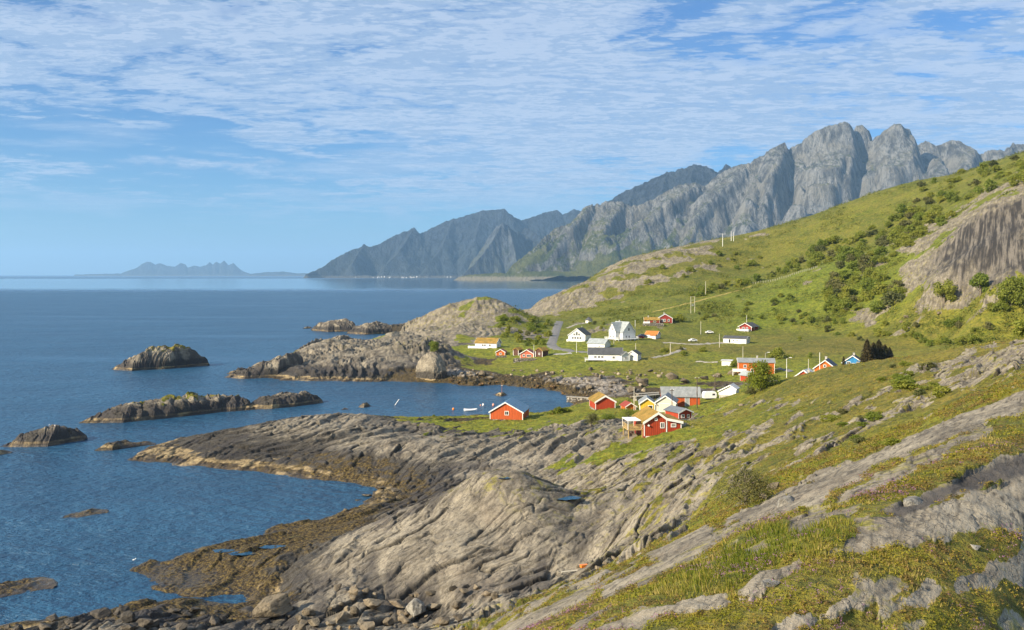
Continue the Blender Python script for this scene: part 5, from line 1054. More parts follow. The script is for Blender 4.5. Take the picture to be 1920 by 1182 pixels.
P = site(1247, 606, 4); h = house('house', 'red house with dark green edged roof on a stone terrace high in the village', P, R(-8), gab(8.0, 2.8, 2.3), 8.0, DRED, R_SLATE, [('F', -1.4, .9, .9, 1.2), ('F', -.2, .9, .9, 1.2), ('F', 2.0, 1.0, .9, 1.1)], trim=TRIM, chimney=[(-.6, 1, 1.0)])
P2 = site(1222, 607, 3.5); h = house('annex', 'low red and white wing left of the red house on the stone terrace', P2, R(84), gab(5.0, 2.0, 1.4), 8.5, DRED, TURF, [('L', 1.5, .5, 1.2, 1.1), ('L', -2, .5, 1.2, 1.1)], cat='annex', chimney=[(0, 2, .9)])
mb = MB(); P = site(1226, 613, 0); wl = empty('terrace_wall', (P.x, P.y, P.z), 0); tag(wl, 'pale dry stone terrace wall holding up the red house', 'wall'); mb.box(-5.8, 5.5, 0, 3.5, -2.2, 1.9); mb.build('stonework', STONE, wl); mb = MB(); mb.box(-5.9, -2.2, -.1, .05, 1.91, 2.9); mb.build('railing', TRIM, wl)
P = site(1404, 621, 4.5); h = house('cabin', 'red cabin with dark roof and a white porch wall below the bushes', P, R(-38), gab(7.2, 2.5, 1.9), 9.0, DRED, R_DARK, [('F', -1.2, .8, 1.2, 1.2), ('F', 1.0, .8, .9, 1.2), ('R', -1, 1, .9, .9)], over=.7)
deck(h, -4.0, 3.0, -7.2, -4.55, .2, TRIM, .95, 1.8, 'FLR', True)
P = site(1381, 645, 4); house('bungalow', 'low white bungalow with a flat dark roof and small dark windows in the dry meadow', P, R(64), [(-4, 2.7), (0, 3.7), (4, 2.7)], 11.5, WHITE, R_DARK, [('L', -2.6, .5, .8, 1.7, (0, 0)), ('L', -.6, 1.3, .6, .6), ('L', 1.2, 1.3, .6, .6), ('F', -1.2, 1.1, .8, .8), ('F', 1.5, .9, .8, 1.2)])
# west cluster
P = site(915, 654, 4); h = house('house', 'white house with brown turf roof and a white deck at the edge of the rocks', P, R(72), gab(6.4, 2.6, 1.9), 10.5, WHITE, TURF, [('L', -1.5, 1.0, .8, .9), ('L', -.4, 1.0, .8, .9), ('L', 2.0, 1.0, .8, .9), ('F', 0, 1, .8, .9)], turf=True)
deck(h, -5.6, -3.25, -1.5, 8.0, .3, TRIM, .9, 1.6, 'LB', True)
P = site(940, 667, 2.2); h = house('hut', 'small rust red hut with a turf roof left of the red cottage', P, R(-10), gab(4.0, 1.6, 1.15), 4.2, ORANGE, R_RED, [('F', 0, .5, .8, .6)], cat='hut', foundmat=STONE)
P = site(971, 667, 2); house('hut', 'narrow dark brown hut with a turf roof between the red huts', P, R(-30), gab(2.6, 2.4, .8), 3.6, BROWN, TURF, turf=True, cat='hut', boards=False)
P = site(990, 672, 2.6); house('cottage', 'pale red cottage with wide white windows on a stone terrace', P, R(-12), gab(5.8, 2.0, 1.7), 5.5, PINKISH, R_RED, [('F', -1.3, .7, .8, .9), ('F', .9, .6, 1.8, .9, (2, 0))], foundmat=STONE)
P = site(1016, 670, 2.2); house('hut', 'tall brown hut with turf roof right of the red cottage', P, R(-32), gab(3.4, 2.7, 1.1), 5.0, BROWN, TURF, [('F', .2, 1.1, .5, .6)], [('L', 0, .05, .8, 1.8, ORANGE)], turf=True, cat='hut', boards=False)
mb = MB(); P = site(987, 677, 0); wl = empty('terrace_wall', P, 0); tag(wl, 'grey stone terrace wall below the pale red cottage', 'wall'); mb.box(-5.5, 4.2, 0, 1.2, -1.5, 1.0); mb.build('stonework', STONE, wl)
mb = MB(); P = site(940, 671, 0); wl = empty('terrace_wall', P, 0); tag(wl, 'short grey wall below the small rust red hut', 'wall'); mb.box(-2.4, 2.4, 0, 1, -1.2, .8); mb.build('stonework', STONE, wl)
# houses that stand half hidden behind the near ridge
P = site(1550, 0, 0, 0, 300); P.z = zat(707, 300); house('house', 'orange house with dark blue roof, only its white edged gable showing over the ridge', P, R(-24), gab(6.4, 2.9, 2.4), 7.5, ORANGE, R_NAVY, [('F', -.1, 3.3, .55, .55, (0, 0))], chimney=[(-.2, .5, .9)], found=2.5)
P = site(1600, 0, 0, 0, 330); P.z = zat(697, 330); house('house', 'bright blue house with white gable boards beside the brown spruces', P, R(-22), gab(6.4, 3.3, 2.2), 7.0, BLUE, R_DARK, [('F', -1.3, 2.5, .9, 1.0), ('F', 1.6, 2.5, .8, .9)], [('F', .2, 1.0, .9, 2.0)], chimney=[(.2, -.5, .8)], found=2.5)
P = site(1512, 0, 0, 0, 275); P.z = zat(731, 275); house('house', 'low house showing only a white roof edge and red wall over the ridge', P, R(-30), gab(9.0, 2.2, 3.4), 6.0, RED, R_WHITE, chimney=[(.9, -1.0, .5), (1.6, -.6, .5)], found=2.5)
# far village under the mountain
FV = house('far_house', 'tiny white house of the far village under the blue mountain', (at(700, 10350), 10350, 6), R(20), gab(11, 7, 5), 16, WHITE, R_SLATE, boards=False, corners=False, group='houses of the far village', found=8)
FV.scale = (.6, .6, .6)
for k in range(25):
    px = random.choice([random.gauss(712, 9), random.gauss(752, 16), random.gauss(775, 10), random.gauss(838, 9), random.uniform(660, 850)]); Y = random.uniform(10150, 10450); sc = random.uniform(.35, .8)
    o = FV.copy(); C.objects.link(o); o.location = (at(px, Y), Y, random.uniform(4, 16)); o.rotation_euler.z = random.uniform(-1, 1); o.scale = (sc, sc, sc)
    for ch in FV.children: c = ch.copy(); C.objects.link(c); c.parent = o

# ------------------------------------------------------------------ roads, quay
ASPH = plain('asphalt', (0.17, 0.165, 0.16), .9, .15, .8); GRAV = plain('gravel', (0.33, 0.30, 0.25), .95, .25, 1.5)
def ribbon(name, pix, width, mat, lift=.22):
    pts = []
    for a, b in pix:
        P = spot(a, b); pts.append((P.x, P.y))
    pts = np.array(pts); d = np.r_[0, np.cumsum(np.hypot(*np.diff(pts, axis=0).T))]; n = int(d[-1] / 1.2) + 2; q = np.linspace(0, d[-1], n)
    sm = lambda v: np.convolve(np.pad(v, 4, 'edge'), np.ones(9) / 9, 'valid')
    X = sm(np.interp(q, d, pts[:, 0])); Y = sm(np.interp(q, d, pts[:, 1])); tx = np.gradient(X); ty = np.gradient(Y); l = np.hypot(tx, ty); nx_, ny_ = -ty / l, tx / l
    k = np.linspace(-.5, .5, 6); XX = X[:, None] + nx_[:, None] * k * width; YY_ = Y[:, None] + ny_[:, None] * k * width
    zc = sm(ground_z(X, Y)); ZZ = np.maximum(ground_z(XX, YY_) , zc[:, None] - .3) + lift; ZZ[:, [0, -1]] -= lift * 1.6
    o = mesh_np(name, np.stack([XX, YY_, ZZ], -1).reshape(-1, 3), grid_faces(n, 6), mat); tag(o, kind='structure'); return o
ribbon('road', [(1049, 603), (1047, 610), (1042, 622), (1037, 636), (1034, 646), (1037, 652), (1048, 656), (1068, 659), (1090, 661), (1112, 662)], 5.6, ASPH)
ribbon('path', [(1060, 618), (1068, 614), (1080, 610), (1096, 606.5)], 2.6, GRAV)
ribbon('path', [(1218, 673), (1240, 669), (1256, 665), (1272, 659), (1285, 654)], 2.4, GRAV)
ribbon('path', [(1236, 643), (1262, 644), (1290, 646), (1312, 647), (1340, 644), (1360, 643)], 4.0, GRAV)
ribbon('path', [(1300, 679), (1325, 680), (1352, 681)], 2.4, GRAV); ribbon('path', [(1455, 692), (1470, 694), (1488, 699)], 3.0, ASPH); ribbon('path', [(1036, 667), (1050, 664.5), (1075, 662.5)], 2.4, CONC)
ribbon('path', [(1218, 586), (1262, 577), (1300, 568), (1345, 556), (1385, 545), (1410, 537)], 2.2, plain('dry_track', (0.30, 0.23, 0.07), .95, .25, .8), .1)
def quay(a, b, label, h=1.5, w=1.6):
    A_, B_ = spot(*a), spot(*b); d = B_ - A_; L = math.hypot(d.x, d.y); z = max(A_.z, B_.z, .9); t = empty('stone_quay', (A_.x, A_.y, z), math.atan2(d.y, d.x)); tag(t, label, 'quay')
    m = MB(); m.box(0, L, -w / 2, w / 2, -2.2, .2); m.build('stonework', STONE, t); m = MB(); m.box(-.15, L + .15, -w / 2 - .12, w / 2 + .12, .202, .36); m.build('deck', plain('weathered_planks', (0.34, 0.31, 0.25), .9, .2), t)
    for k in range(int(L / 2.2)): p = MB(); p.rod((1 + k * 2.2, -w / 2 - .1, -1.8), (1 + k * 2.2, -w / 2 - .1, .3), .11); p.build('post', M_BARK, t)
quay((1064, 757), (1112, 750), 'low timber faced landing at the inner end of the bay'); quay((1195, 744), (1243, 737), 'long low stone quay behind the boathouses'); quay((1190, 752), (1238, 746), 'lower stone quay beside the yellow boathouse')

# ------------------------------------------------------------------ poles, fence
POLE = plain('weathered_pole', (0.50, 0.46, 0.38), .85, .15, 2); DPOLE = plain('tarred_pole', (0.10, 0.075, 0.055), .9, .2, 2); STEEL = plain('galvanised_steel', (0.5, 0.5, 0.48), .45, .1, 2, 0, .6)
def pole(px, pyb, pyt, label, kind='pole', mat=None, r=.16, arm=None, Y=None):
    P = spot(px, pyb) if Y is None else Vector((at(px, Y), Y, zat(pyb, Y))); h = (pyb - pyt) / F * P.y; mat = mat or POLE
    t = empty(kind, P); tag(t, label, 'lamp post' if kind == 'street_lamp' else 'flagpole' if kind == 'flagpole' else 'pole')
    m = MB(); m.rod((0, 0, -1.0), (0, 0, h), r, r * .65); m.build('shaft', mat, t)
    if kind == 'street_lamp':
        m = MB(); m.rod((0, 0, h), (1.1, -.1, h + .35), .06); m.build('arm', STEEL, t); m = MB(); m.box(.9, 1.75, -.28, .08, h + .28, h + .46); m.build('lamp_head', TRIM, t)
    elif kind == 'utility_pole':
        m = MB(); m.box(-(arm or .9), arm or .9, -.07, .07, h - .35, h - .2); m.build('crossarm', mat, t)
        for q in (-.8, 0, .8): m = MB(); m.rod((q * (arm or .9), 0, h - .2), (q * (arm or .9), 0, h + .06), .05); m.build('insulator', TRIM, t)
    else: m = MB(); m.rod((0, 0, h), (0, 0, h + .12), r * .9, .02); m.build('cap', mat, t)
    return t
pole(1189, 772, 727, 'pale bare pole between the two small boathouses', mat=POLE, r=.13); pole(1260, 786, 730, 'dark tarred pole in front of the cream garage', 'utility_pole', DPOLE, .13, .5); pole(1307, 765, 708, 'tall dark utility pole at the end of the long red boathouse', 'utility_pole', DPOLE, .15, .6)
pole(1341, 746, 705, 'dark utility pole behind the caravan', 'utility_pole', DPOLE, .15, .7); pole(1001, 672, 648, 'white flagpole beside the pale red cottage', 'flagpole', TRIM, .09); pole(1081, 662, 637, 'thin white pole at the road in front of the gabled house', 'flagpole', TRIM, .10); pole(1151, 650, 636, 'short pale pole below the villa deck', mat=POLE, r=.14)
pole(1191, 638, 601, 'tall white flagpole right of the villa', 'flagpole', TRIM, .12); pole(1192, 662, 645, 'pale pole behind the small white garage', mat=POLE); pole(1257, 666, 644, 'pale pole beside the gravel path in the meadow', mat=POLE, r=.19); pole(1323, 553, 528, 'single pale pole on the brow above the village', mat=POLE, r=.2)
pole(1314, 628, 604, 'pale pole near the parked white car', mat=POLE); pole(1400, 612, 592, 'white flagpole in front of the red cabin', 'flagpole', TRIM, .12); pole(1349, 652, 627, 'pale pole left of the low white bungalow', mat=POLE); pole(1393, 676, 651, 'pale pole rising behind the orange house', mat=POLE, r=.13); pole(1435, 677, 663, 'small street lamp behind the roof of the orange house', 'street_lamp', POLE, .1)
pole(1475, 709, 673, 'street lamp at the road right of the orange house', 'street_lamp', TRIM, .11); pole(1516, 699, 674, 'bare pale pole left of the orange gable', mat=POLE, r=.1, Y=262); pole(1537, 697, 662, 'white flagpole behind the orange gable', 'flagpole', TRIM, .1, Y=280); pole(1091, 617, 612, 'short marker pole above the gabled house', mat=POLE)
pole(1355, 464, 440, 'utility pole with a cross arm on the brow against the mountain', 'utility_pole', TRIM, .22, 2.6); pole(1371, 453, 435, 'first of two close poles on the skyline, slightly taller', mat=TRIM, r=.22); pole(1375.5, 453, 436, 'second of two close poles on the skyline, beside the saddle', mat=TRIM, r=.2)
P = spot(1299, 588); t = empty('power_pylon', P, R(15)); tag(t, 'wooden two legged power pylon with cross bars above the upper red house', 'pylon'); h = 31 / F * P.y
for xx in (-1.3, 1.3): m = MB(); m.rod((xx, 0, -1), (xx, 0, h), .17, .13); m.build('leg', POLE, t)
for z_ in (h - .2, h * .78, h * .55): m = MB(); m.box(-1.7 if z_ > h - .5 else -1.15, 1.7 if z_ > h - .5 else 1.15, -.08, .08, z_ - .1, z_ + .08); m.build('crossbar', POLE, t)
m = MB(); m.box(-.5, .5, -.3, .3, h * .42, h * .5); m.build('transformer', STEEL, t)
A_ = [(1412, 534), (1436, 531), (1458, 526), (1478, 520), (1497, 513), (1515, 508), (1532, 503)]; P = spot(*A_[0]); ft = empty('pasture_fence', P); tag(ft, 'line of pale fence posts running up the green hillside', 'fence')
fp = [spot(np.interp(k / 30, np.linspace(0, 1, 7), [a for a, b in A_]), np.interp(k / 30, np.linspace(0, 1, 7), [b for a, b in A_])) for k in range(31)]
pm = None
for q in fp:
    if pm is None: m = MB(); m.rod((0, 0, -.4), (0, 0, 1.5), .11, .10, 6); o = m.build('post', POLE, ft); pm = o
    else: o = pm.copy(); C.objects.link(o); o.parent = ft
    o.location = q - P
m = MB()
for a, b in zip(fp[:-1], fp[1:]):
    for z_ in (.6, 1.3): m.rod(tuple(a - P + Vector((0, 0, z_))), tuple(b - P + Vector((0, 0, z_))), .02, None, 4)
m.build('wire', STEEL, ft)

# ------------------------------------------------------------------ vehicles, boats, small things
RUB = plain('rubber', (0.02, 0.02, 0.02), .8); CARW = plain('white_car_paint', (0.78, 0.78, 0.78), .3, .03); CARR = plain('red_car_paint', (0.40, 0.02, 0.03), .3, .05); CARD = plain('dark_blue_car_paint', (0.03, 0.05, 0.12), .3, .05)
def car(P, yaw, mat, label):
    t = empty('parked_car', P, yaw); tag(t, label, 'car'); s = [(-2.1, .35), (-2.1, .85), (-1.9, .98), (-1.2, 1.02), (-.7, 1.45), (.9, 1.48), (1.6, 1.05), (2.05, .95), (2.1, .35)]
    m = MB(); m.poly([(a, -.85, b) for a, b in s]); m.poly([(a, .85, b) for a, b in s][::-1])
    for (a, b), (c, d) in zip(s, s[1:] + s[:1]): m.poly([(a, -.85, b), (a, .85, b), (c, .85, d), (c, -.85, d)])
    m.build('body', mat, t, .06, True)
    for sg in (-1, 1): m = MB(); m.hexa([(-1.05, sg * .852, 1.03), (1.3, sg * .852, 1.05), (.85, sg * .852, 1.40), (-.65, sg * .852, 1.38)], [(-1.05, sg * .865, 1.03), (1.3, sg * .865, 1.05), (.85, sg * .865, 1.40), (-.65, sg * .865, 1.38)]); m.build('side_window', GLASS, t)
    for xx in (-1.3, 1.3):
        for sg in (-1, 1): m = MB(); m.rod((xx, sg * .68, .33), (xx, sg * .88, .33), .33, None, 14); m.build('wheel', RUB, t)
g_at = lambda px, py: Vector((spot(px, py).x, spot(px, py).y, spot(px, py).z + .25))
car(g_at(1200, 636), .15, CARR, 'red car parked between the villa and the orange roofed garage'); car(g_at(1204, 633), .1, CARD, 'dark blue car behind the red car near the villa'); car(g_at(1330, 628), .1, CARW, 'white car parked beside the bushes above the gravel drive'); car(g_at(1299, 642), .3, CARW, 'white car standing at the end of the gravel drive')
P = site(1330, 750, 1); t = empty('caravan', P, R(8)); tag(t, 'white caravan parked beside the dark pole on the ridge', 'caravan')
s = [(-1.9, .45), (-2.0, 1.2), (-1.8, 2.1), (-1.4, 2.35), (1.5, 2.35), (1.85, 2.0), (1.9, .9), (1.7, .45)]; m = MB(); m.poly([(a, -1, b) for a, b in s]); m.poly([(a, 1, b) for a, b in s][::-1])
for (a, b), (c, d) in zip(s, s[1:] + s[:1]): m.poly([(a, -1, b), (a, 1, b), (c, 1, d), (c, -1, d)])
m.build('body', CARW, t, .05, True); m = MB(); m.box(.6, 1.4, -1.03, -1.003, 1.3, 1.8); m.build('window', GLASS, t)
for sg in (-1, 1): m = MB(); m.rod((0, sg * .75, .3), (0, sg * .95, .3), .32, None, 14); m.build('wheel', RUB, t)
m = MB(); m.rod((-1.8, 0, .5), (-2.9, 0, .45), .05); m.build('drawbar', STEEL, t)
# moored rowing boat
def boat(px, py, L, yaw, label):
    Y = F * CAMZ / (py - HOR); t = empty('rowing_boat', (at(px, Y), Y, 0.0), yaw); tag(t, label, 'boat'); n = 14; V = []; Fc = []
    for i in range(n + 1):
        u = i / n; x_ = (u - .5) * L; w_ = .36 * L * .5 * (1 - abs(2 * u - .85) ** 2.6 * .75) if u < .95 else .03; w_ = max(w_, .02); sh = .55 + .25 * (2 * u - 1) ** 2
        for a in np.linspace(-1, 1, 9): V.append((x_, a * w_, -.15 + (sh + .15) * abs(a) ** 2.2))
        for a in np.linspace(.92, -.92, 9): V.append((x_ * .97, a * w_ * .93, -.05 + (sh + .05) * abs(a) ** 2.4))
    k = 18
    for i in range(n):
        for j in range(k): Fc.append((i * k + j, i * k + (j + 1) % k, (i + 1) * k + (j + 1) % k, (i + 1) * k + j))
    m = MB(); m.v = V; m.f = Fc; m.poly(V[:9]); m.build('hull', CARW, t, 0, True)
    for xx in (-.2 * L, .12 * L): m = MB(); m.box(xx - .12, xx + .12, -.14 * L, .14 * L, .33, .37); m.build('thwart', LTWOOD, t)
    return t
boat(882, 771, 3.9, R(4), 'small white rowing boat moored in the bay'); t = boat(880, 783, 3.2, R(-12), 'x')
for c in list(t.children): bpy.data.objects.remove(c)
bpy.data.objects.remove(t)
BU = plain('orange_buoy', (0.75, 0.22, 0.03), .4); PK = plain('pink_buoy', (0.80, 0.35, 0.25), .4)
for px, py, m_, lb, rr in [(850, 769, BU, 'orange mooring buoy left of the rowing boat', .36), (906, 761, TRIM, 'white mooring buoy right of the rowing boat', .36), (925, 761, PK, 'pink and white mooring buoy beside the boathouse roof', .36), (901, 761, PK, 'small pink float by the white buoy', .2)]:
    Y = F * CAMZ / (py - HOR); t = empty('mooring_buoy', (at(px, Y), Y, 0)); tag(t, lb, 'buoy'); bm = bmesh.new(); bmesh.ops.create_uvsphere(bm, u_segments=16, v_segments=10, radius=rr); bmesh.ops.scale(bm, vec=(1, 1, 1.15), verts=bm.verts); bmesh.ops.translate(bm, vec=(0, 0, rr * .7), verts=bm.verts)
    me = bpy.data.meshes.new('float'); bm.to_mesh(me); bm.free(); [setattr(p, 'use_smooth', True) for p in me.polygons]; me.materials.append(m_); o = bpy.data.objects.new('float', me); C.objects.link(o); o.parent = t; m = MB(); m.rod((0, 0, rr * 1.8), (0, 0, rr * 2.2), .06); m.build('ring', STEEL, t)
Y = F * CAMZ / (743 - HOR); t = empty('sea_marker', (at(941, Y), Y, .5)); tag(t, 'thin reddish marker mast standing on a small rock in the bay', 'marker'); m = MB(); m.rod((0, 0, -.5), (0, 0, 3.9), .08, .05); m.build('mast', plain('rusty_mast', (0.32, 0.12, 0.07), .7), t); m = MB(); m.box(-.3, .3, -.05, .05, 2.9, 3.1); m.build('crossarm', POLE, t)
Y = F * CAMZ / (760 - HOR); t = empty('mooring_pole', (at(738, Y), Y, 0)); tag(t, 'pale pole leaning out of the water in the middle of the bay', 'pole'); m = MB(); m.rod((0, 0, -.6), (1.6, .4, 1.7), .11, .08); m.build('shaft', TRIM, t); m = MB(); m.rod((1.61, .402, 1.71), (1.66, .415, 1.79), .12); m.build('cap', TRIM, t)
def gull(P, label, yaw=0.0, group=None):
    t = empty('seagull', P, yaw); tag(t, label, 'bird', group); bm = bmesh.new(); bmesh.ops.create_uvsphere(bm, u_segments=14, v_segments=10, radius=1); 
    for v in bm.verts: x_, y_, z_ = v.co; tp = 1 - .55 * max(0, -x_); v.co = (x_ * .24, y_ * .10 * tp, .17 + z_ * .11 * tp + max(0, x_) ** 2 * .05)
    me = bpy.data.meshes.new('body'); bm.to_mesh(me); bm.free(); me.materials.append(TRIM); o = bpy.data.objects.new('body', me); C.objects.link(o); o.parent = t
    bm = bmesh.new(); bmesh.ops.create_uvsphere(bm, u_segments=10, v_segments=8, radius=.075); bmesh.ops.translate(bm, vec=(.24, 0, .32), verts=bm.verts); me = bpy.data.meshes.new('head'); bm.to_mesh(me); bm.free(); me.materials.append(TRIM); o = bpy.data.objects.new('head', me); C.objects.link(o); o.parent = t
    m = MB(); m.rod((.30, 0, .315), (.40, 0, .30), .022, .006, 6); m.build('beak', BU, t)
    m = MB()
    for sg in (-1, 1): m.rod((0, sg * .04, -.02), (0, sg * .04, .1), .012, None, 5)
    m.build('leg', BU, t)
Y = F * CAMZ / (1052 - HOR); gull(Vector((at(251, Y), Y, -.02)), 'white gull on the water off the weed covered flat', .5)
for px, Y, z_, lb in [(92, 236.5, 4.0, 'white gull on the highest part of the small western islet'), (103, 236.5, 3.9, 'second white gull on the small western islet, beside the first')]: gull(Vector((at(px, Y), Y, z_)), lb, random.uniform(0, 6))
P = spot(1095, 1065); t = empty('fishing_crate', P, .4); t.scale = (.8, .8, .7); tag(t, 'bright orange washed up crate lying at the foot of the rock hump', 'crate'); m = MB(); m.box(-.45, .45, -.25, .25, 0, .06)
for a in ((-.45, -.41, -.25, .25), (.41, .45, -.25, .25), (-.409, .409, -.25, -.21), (-.409, .409, .21, .25)): m.box(*a, .061, .34)
m.build('box', BU, t); m = MB(); m.box(-.48, .48, -.28, .28, .341, .37); m.build('lid', BU, t)
P = spot(1068, 1074); t = empty('driftwood_log', P + Vector((0, 0, .1)), .2); tag(t, 'bleached driftwood log lying on the rock near the orange crate', 'log'); m = MB(); m.rod((-.9, 0, 0), (.9, .1, .05), .1, .07); m.build('log', POLE, t)

# ------------------------------------------------------------------ heath cover of the near slope
def bilin(G, a, b):
    fi = np.clip((a - TA[0]) / (TA[-1] - TA[0]) * (NC - 1), 0, NC - 1.001); fj = np.clip(np.interp(b, LB, np.arange(NR)), 0, NR - 1.001); return G[fj.astype(int), fi.astype(int)]
def cover_spots(n, y0, y1, seed, fn, amin=-0.12, amax=0.56, power=0.5):
    """random places on the near slope, thicker close by, kept where fn says so"""
    r = np.random.default_rng(seed); a = r.uniform(amin, amax, n); b = np.log(y0) + (np.log(y1) - np.log(y0)) * r.uniform(0, 1, n) ** power
    keep = r.uniform(0, 1, n) < fn(a, b); a, b = a[keep], b[keep]; y = np.exp(b); return np.stack([a * y, y, ground_z(a * y, y)], 1), a, b, r
def heath_material(name, cols, rough=.7, trans=.3):
    m, t, out = new_mat(name); f = t.attr('tint'); c = cols[0]
    for i, k in enumerate(cols[1:]): c = t.mix(t.ramp(f, (i + .5) / len(cols), (i + 1.1) / len(cols)), c, k)
    b = finish(t, out, c, rough, None, .2); tr = t.node('ShaderNodeBsdfTranslucent', {'Color': c}); mx = t.node('ShaderNodeMixShader', {0: trans, 1: b.outputs[0], 2: tr.outputs[0]}); t.l.new(mx.outputs[0], out.inputs[0]); return m
def blades(P, tint, h, per, spread, wid, r, lean=.5):
    """tufts of narrow blades, three corners each"""
    n = len(P); B = np.repeat(P, per, 0); hh = np.repeat(h, per) * r.uniform(.55, 1.15, n * per); a = r.uniform(0, 6.28, n * per); sp = np.repeat(spread, per) * np.sqrt(r.uniform(0, 1, n * per))
    base = B + np.stack([np.cos(a) * sp, np.sin(a) * sp, -.02 + 0 * a], 1); ln = r.uniform(.1, lean, n * per); tip = base + np.stack([np.cos(a) * ln * hh, np.sin(a) * ln * hh, hh], 1)
    b2 = r.uniform(0, 6.28, n * per); w = np.repeat(wid, per) * r.uniform(.6, 1.3, n * per); e = np.stack([np.cos(b2) * w, np.sin(b2) * w, 0 * w], 1)
    V = np.stack([base - e, base + e, tip], 1).reshape(-1, 3); return V, np.arange(3 * n * per).reshape(-1, 3), np.repeat(np.clip(np.repeat(tint, per) + .25 * r.normal(size=n * per), 0, 1), 3)
GRASSY = poly_mask([(1250, 1110), (1290, 1075), (1400, 1010), (1500, 985), (1580, 990), (1640, 985), (1560, 1035), (1430, 1075), (1340, 1110)], 0.03, 30)
veg_at = lambda a, b: bilin(VEGM, a, b)
# green and straw coloured grass
def fg(a, b):
    y = np.exp(b); return veg_at(a, b) * np.clip(0.04 + 1.0 * bilin(GRASSY, a, b) + 0.5 * fbm(a * y / 5, y / 5, 3, 801), 0, 1)
P, a, b, r = cover_spots(34000, 7, 85, 5, fg); d = np.exp(b)
tn = np.clip(.5 + .5 * fbm(P[:, 0] / 3, P[:, 1] / 3, 3, 811) - .25 * bilin(GRASSY, a, b), 0, 1)
V, Fc, T = blades(P, tn, np.clip(.06 + .0026 * d, 0, .18) * (1 + .7 * bilin(GRASSY, a, b)), 9, np.clip(.05 + .004 * d, 0, .3), np.clip(.0035 + .00045 * d, 0, .03), r, .7)
o = mesh_np('grass', V, Fc, heath_material('grass_blades', [(0.10, 0.13, 0.012), (0.19, 0.19, 0.022), (0.26, 0.22, 0.04), (0.36, 0.28, 0.09)]), smooth=False, attrs={'tint': T}); tag(o, kind='stuff')
# crowberry, bilberry and heather cushions
def fh(a, b):
    y = np.exp(b); return veg_at(a, b) * np.clip(.62 - .9 * bilin(GRASSY, a, b) + .6 * fbm(a * y / 4, y / 4, 3, 821), 0, 1)
def sprigs(P, size, per, r, flat=.45):
    n = len(P); B = np.repeat(P, per, 0); s = np.repeat(size, per); d = r.normal(size=(n * per, 3)); d[:, 2] = np.abs(d[:, 2]); d /= np.linalg.norm(d, axis=1)[:, None]
    B = B + d * (s * r.uniform(.3, 1, n * per))[:, None] * np.array([1, 1, flat]); nr = d + .5 * r.normal(size=d.shape); nr[:, 2] += .8; t1 = np.cross(nr, r.normal(size=d.shape)); t1 /= np.linalg.norm(t1, axis=1)[:, None]; t2 = np.cross(nr, t1); t2 /= np.linalg.norm(t2, axis=1)[:, None] + 1e-9
    q = (s * r.uniform(.16, .34, n * per))[:, None]; return np.stack([B - t1 * q, B + t1 * q * .6 + t2 * q * .8, B + t2 * q * 1.2 - t1 * .2 * q], 1).reshape(-1, 3)
P, a, b, r = cover_spots(60000, 6.5, 90, 6, fh); d = np.exp(b); sz = np.clip(.06 + .0032 * d, 0, .30) * r.uniform(.7, 1.5, len(P))
base_t = np.clip(.45 + .75 * fbm(P[:, 0] / 2.5, P[:, 1] / 2.5, 4, 831), 0, 1); per = 13
V = sprigs(P, sz, per, r); T = np.repeat(np.clip(np.repeat(base_t, per) + .16 * r.normal(size=len(P) * per), 0, 1), 3)
o = mesh_np('heather', V, np.arange(len(V)).reshape(-1, 3), heath_material('heath_leaves', [(0.19, 0.19, 0.018), (0.27, 0.23, 0.025), (0.27, 0.19, 0.04), (0.18, 0.115, 0.042), (0.15, 0.125, 0.04)]), smooth=False, attrs={'tint': T}); tag(o, kind='stuff')
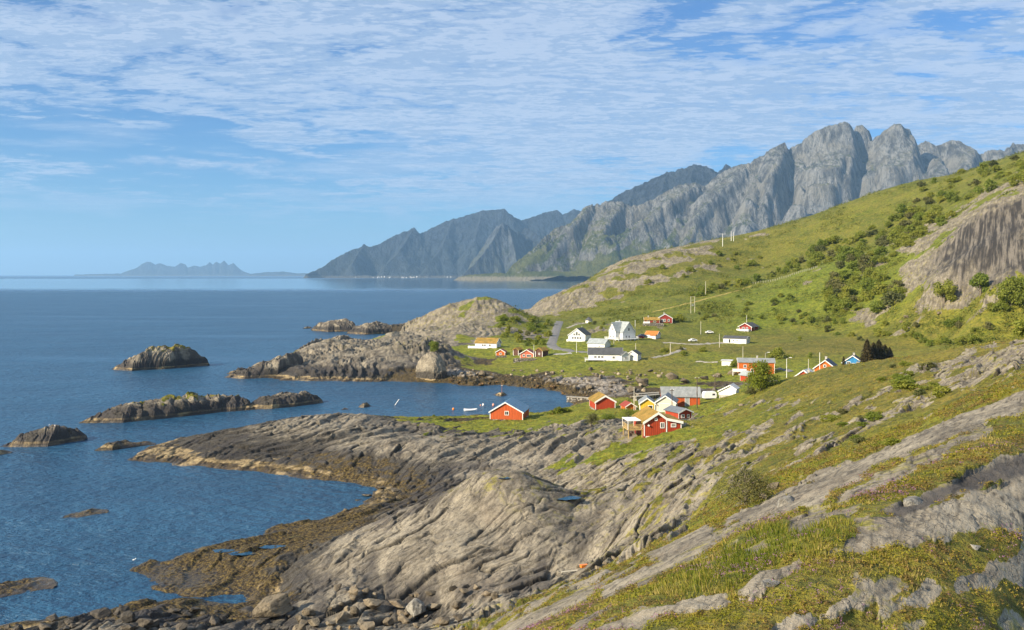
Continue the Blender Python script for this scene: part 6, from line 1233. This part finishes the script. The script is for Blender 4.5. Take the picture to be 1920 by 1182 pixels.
# heather flowers
def ff(a, b):
    y = np.exp(b); return veg_at(a, b) * np.clip(-.05 + 1.3 * fbm(a * y / 3, y / 3, 3, 841), 0, 1)
P, a, b, r = cover_spots(24000, 6.5, 45, 8, ff); d = np.exp(b); P[:, 2] += .10; V = sprigs(P, np.clip(.05 + .002 * d, 0, .14), 6, r, 1.0)
o = mesh_np('heather_flowers', V, np.arange(len(V)).reshape(-1, 3), heath_material('heather_bloom', [(0.25, 0.11, 0.20), (0.36, 0.18, 0.30)]), smooth=False, attrs={'tint': np.repeat(r.uniform(0, 1, len(P) * 6), 3)}); tag(o, kind='stuff')
# coarse tussocks and heath further down the slope and across the rocks
def fm(a, b):
    y = np.exp(b); return veg_at(a, b) * np.clip(.35 + .7 * fbm(a * y / 9, y / 9, 3, 851), 0, 1)
P, a, b, r = cover_spots(42000, 60, 300, 9, fm, -.12, .56, .8); d = np.exp(b); V = sprigs(P, np.clip(.12 + .0016 * d, 0, .6) * r.uniform(.6, 1.4, len(P)), 9, r, .55)
T = np.repeat(np.clip(np.repeat(np.clip(.42 + .7 * fbm(P[:, 0] / 6, P[:, 1] / 6, 4, 861), 0, 1), 9) + .15 * r.normal(size=len(P) * 9), 0, 1), 3)
o = mesh_np('heath_vegetation', V, np.arange(len(V)).reshape(-1, 3), heath_material('heath_tussock', [(0.165, 0.18, 0.018), (0.28, 0.25, 0.028), (0.36, 0.27, 0.05), (0.22, 0.13, 0.035)]), smooth=False, attrs={'tint': T}); tag(o, kind='stuff')

# dwarf birch and bilberry mats on the far hillside
def fu(a, b):
    y = np.exp(b); return veg_at(a, b) * np.clip(.12 + 1.1 * fbm(a * y / 28, y / 28, 4, 871), 0, 1) * sstep(bilin(ZF, a, b), 9.0, 14.0) * (1 - .8 * bilin(CLIFF, a, b))
P, a, b, r = cover_spots(80000, 330, 900, 10, fu, .0, .56, 1.0); V = sprigs(P, r.uniform(1.1, 2.9, len(P)), 9, r, .8)
T = np.repeat(r.uniform(0, 1, len(P) * 9), 3)
o = mesh_np('undergrowth', V, np.arange(len(V)).reshape(-1, 3), heath_material('undergrowth_leaves', [(0.075, 0.105, 0.014), (0.13, 0.155, 0.022), (0.20, 0.20, 0.03)]), smooth=False, attrs={'tint': T}); tag(o, kind='stuff')
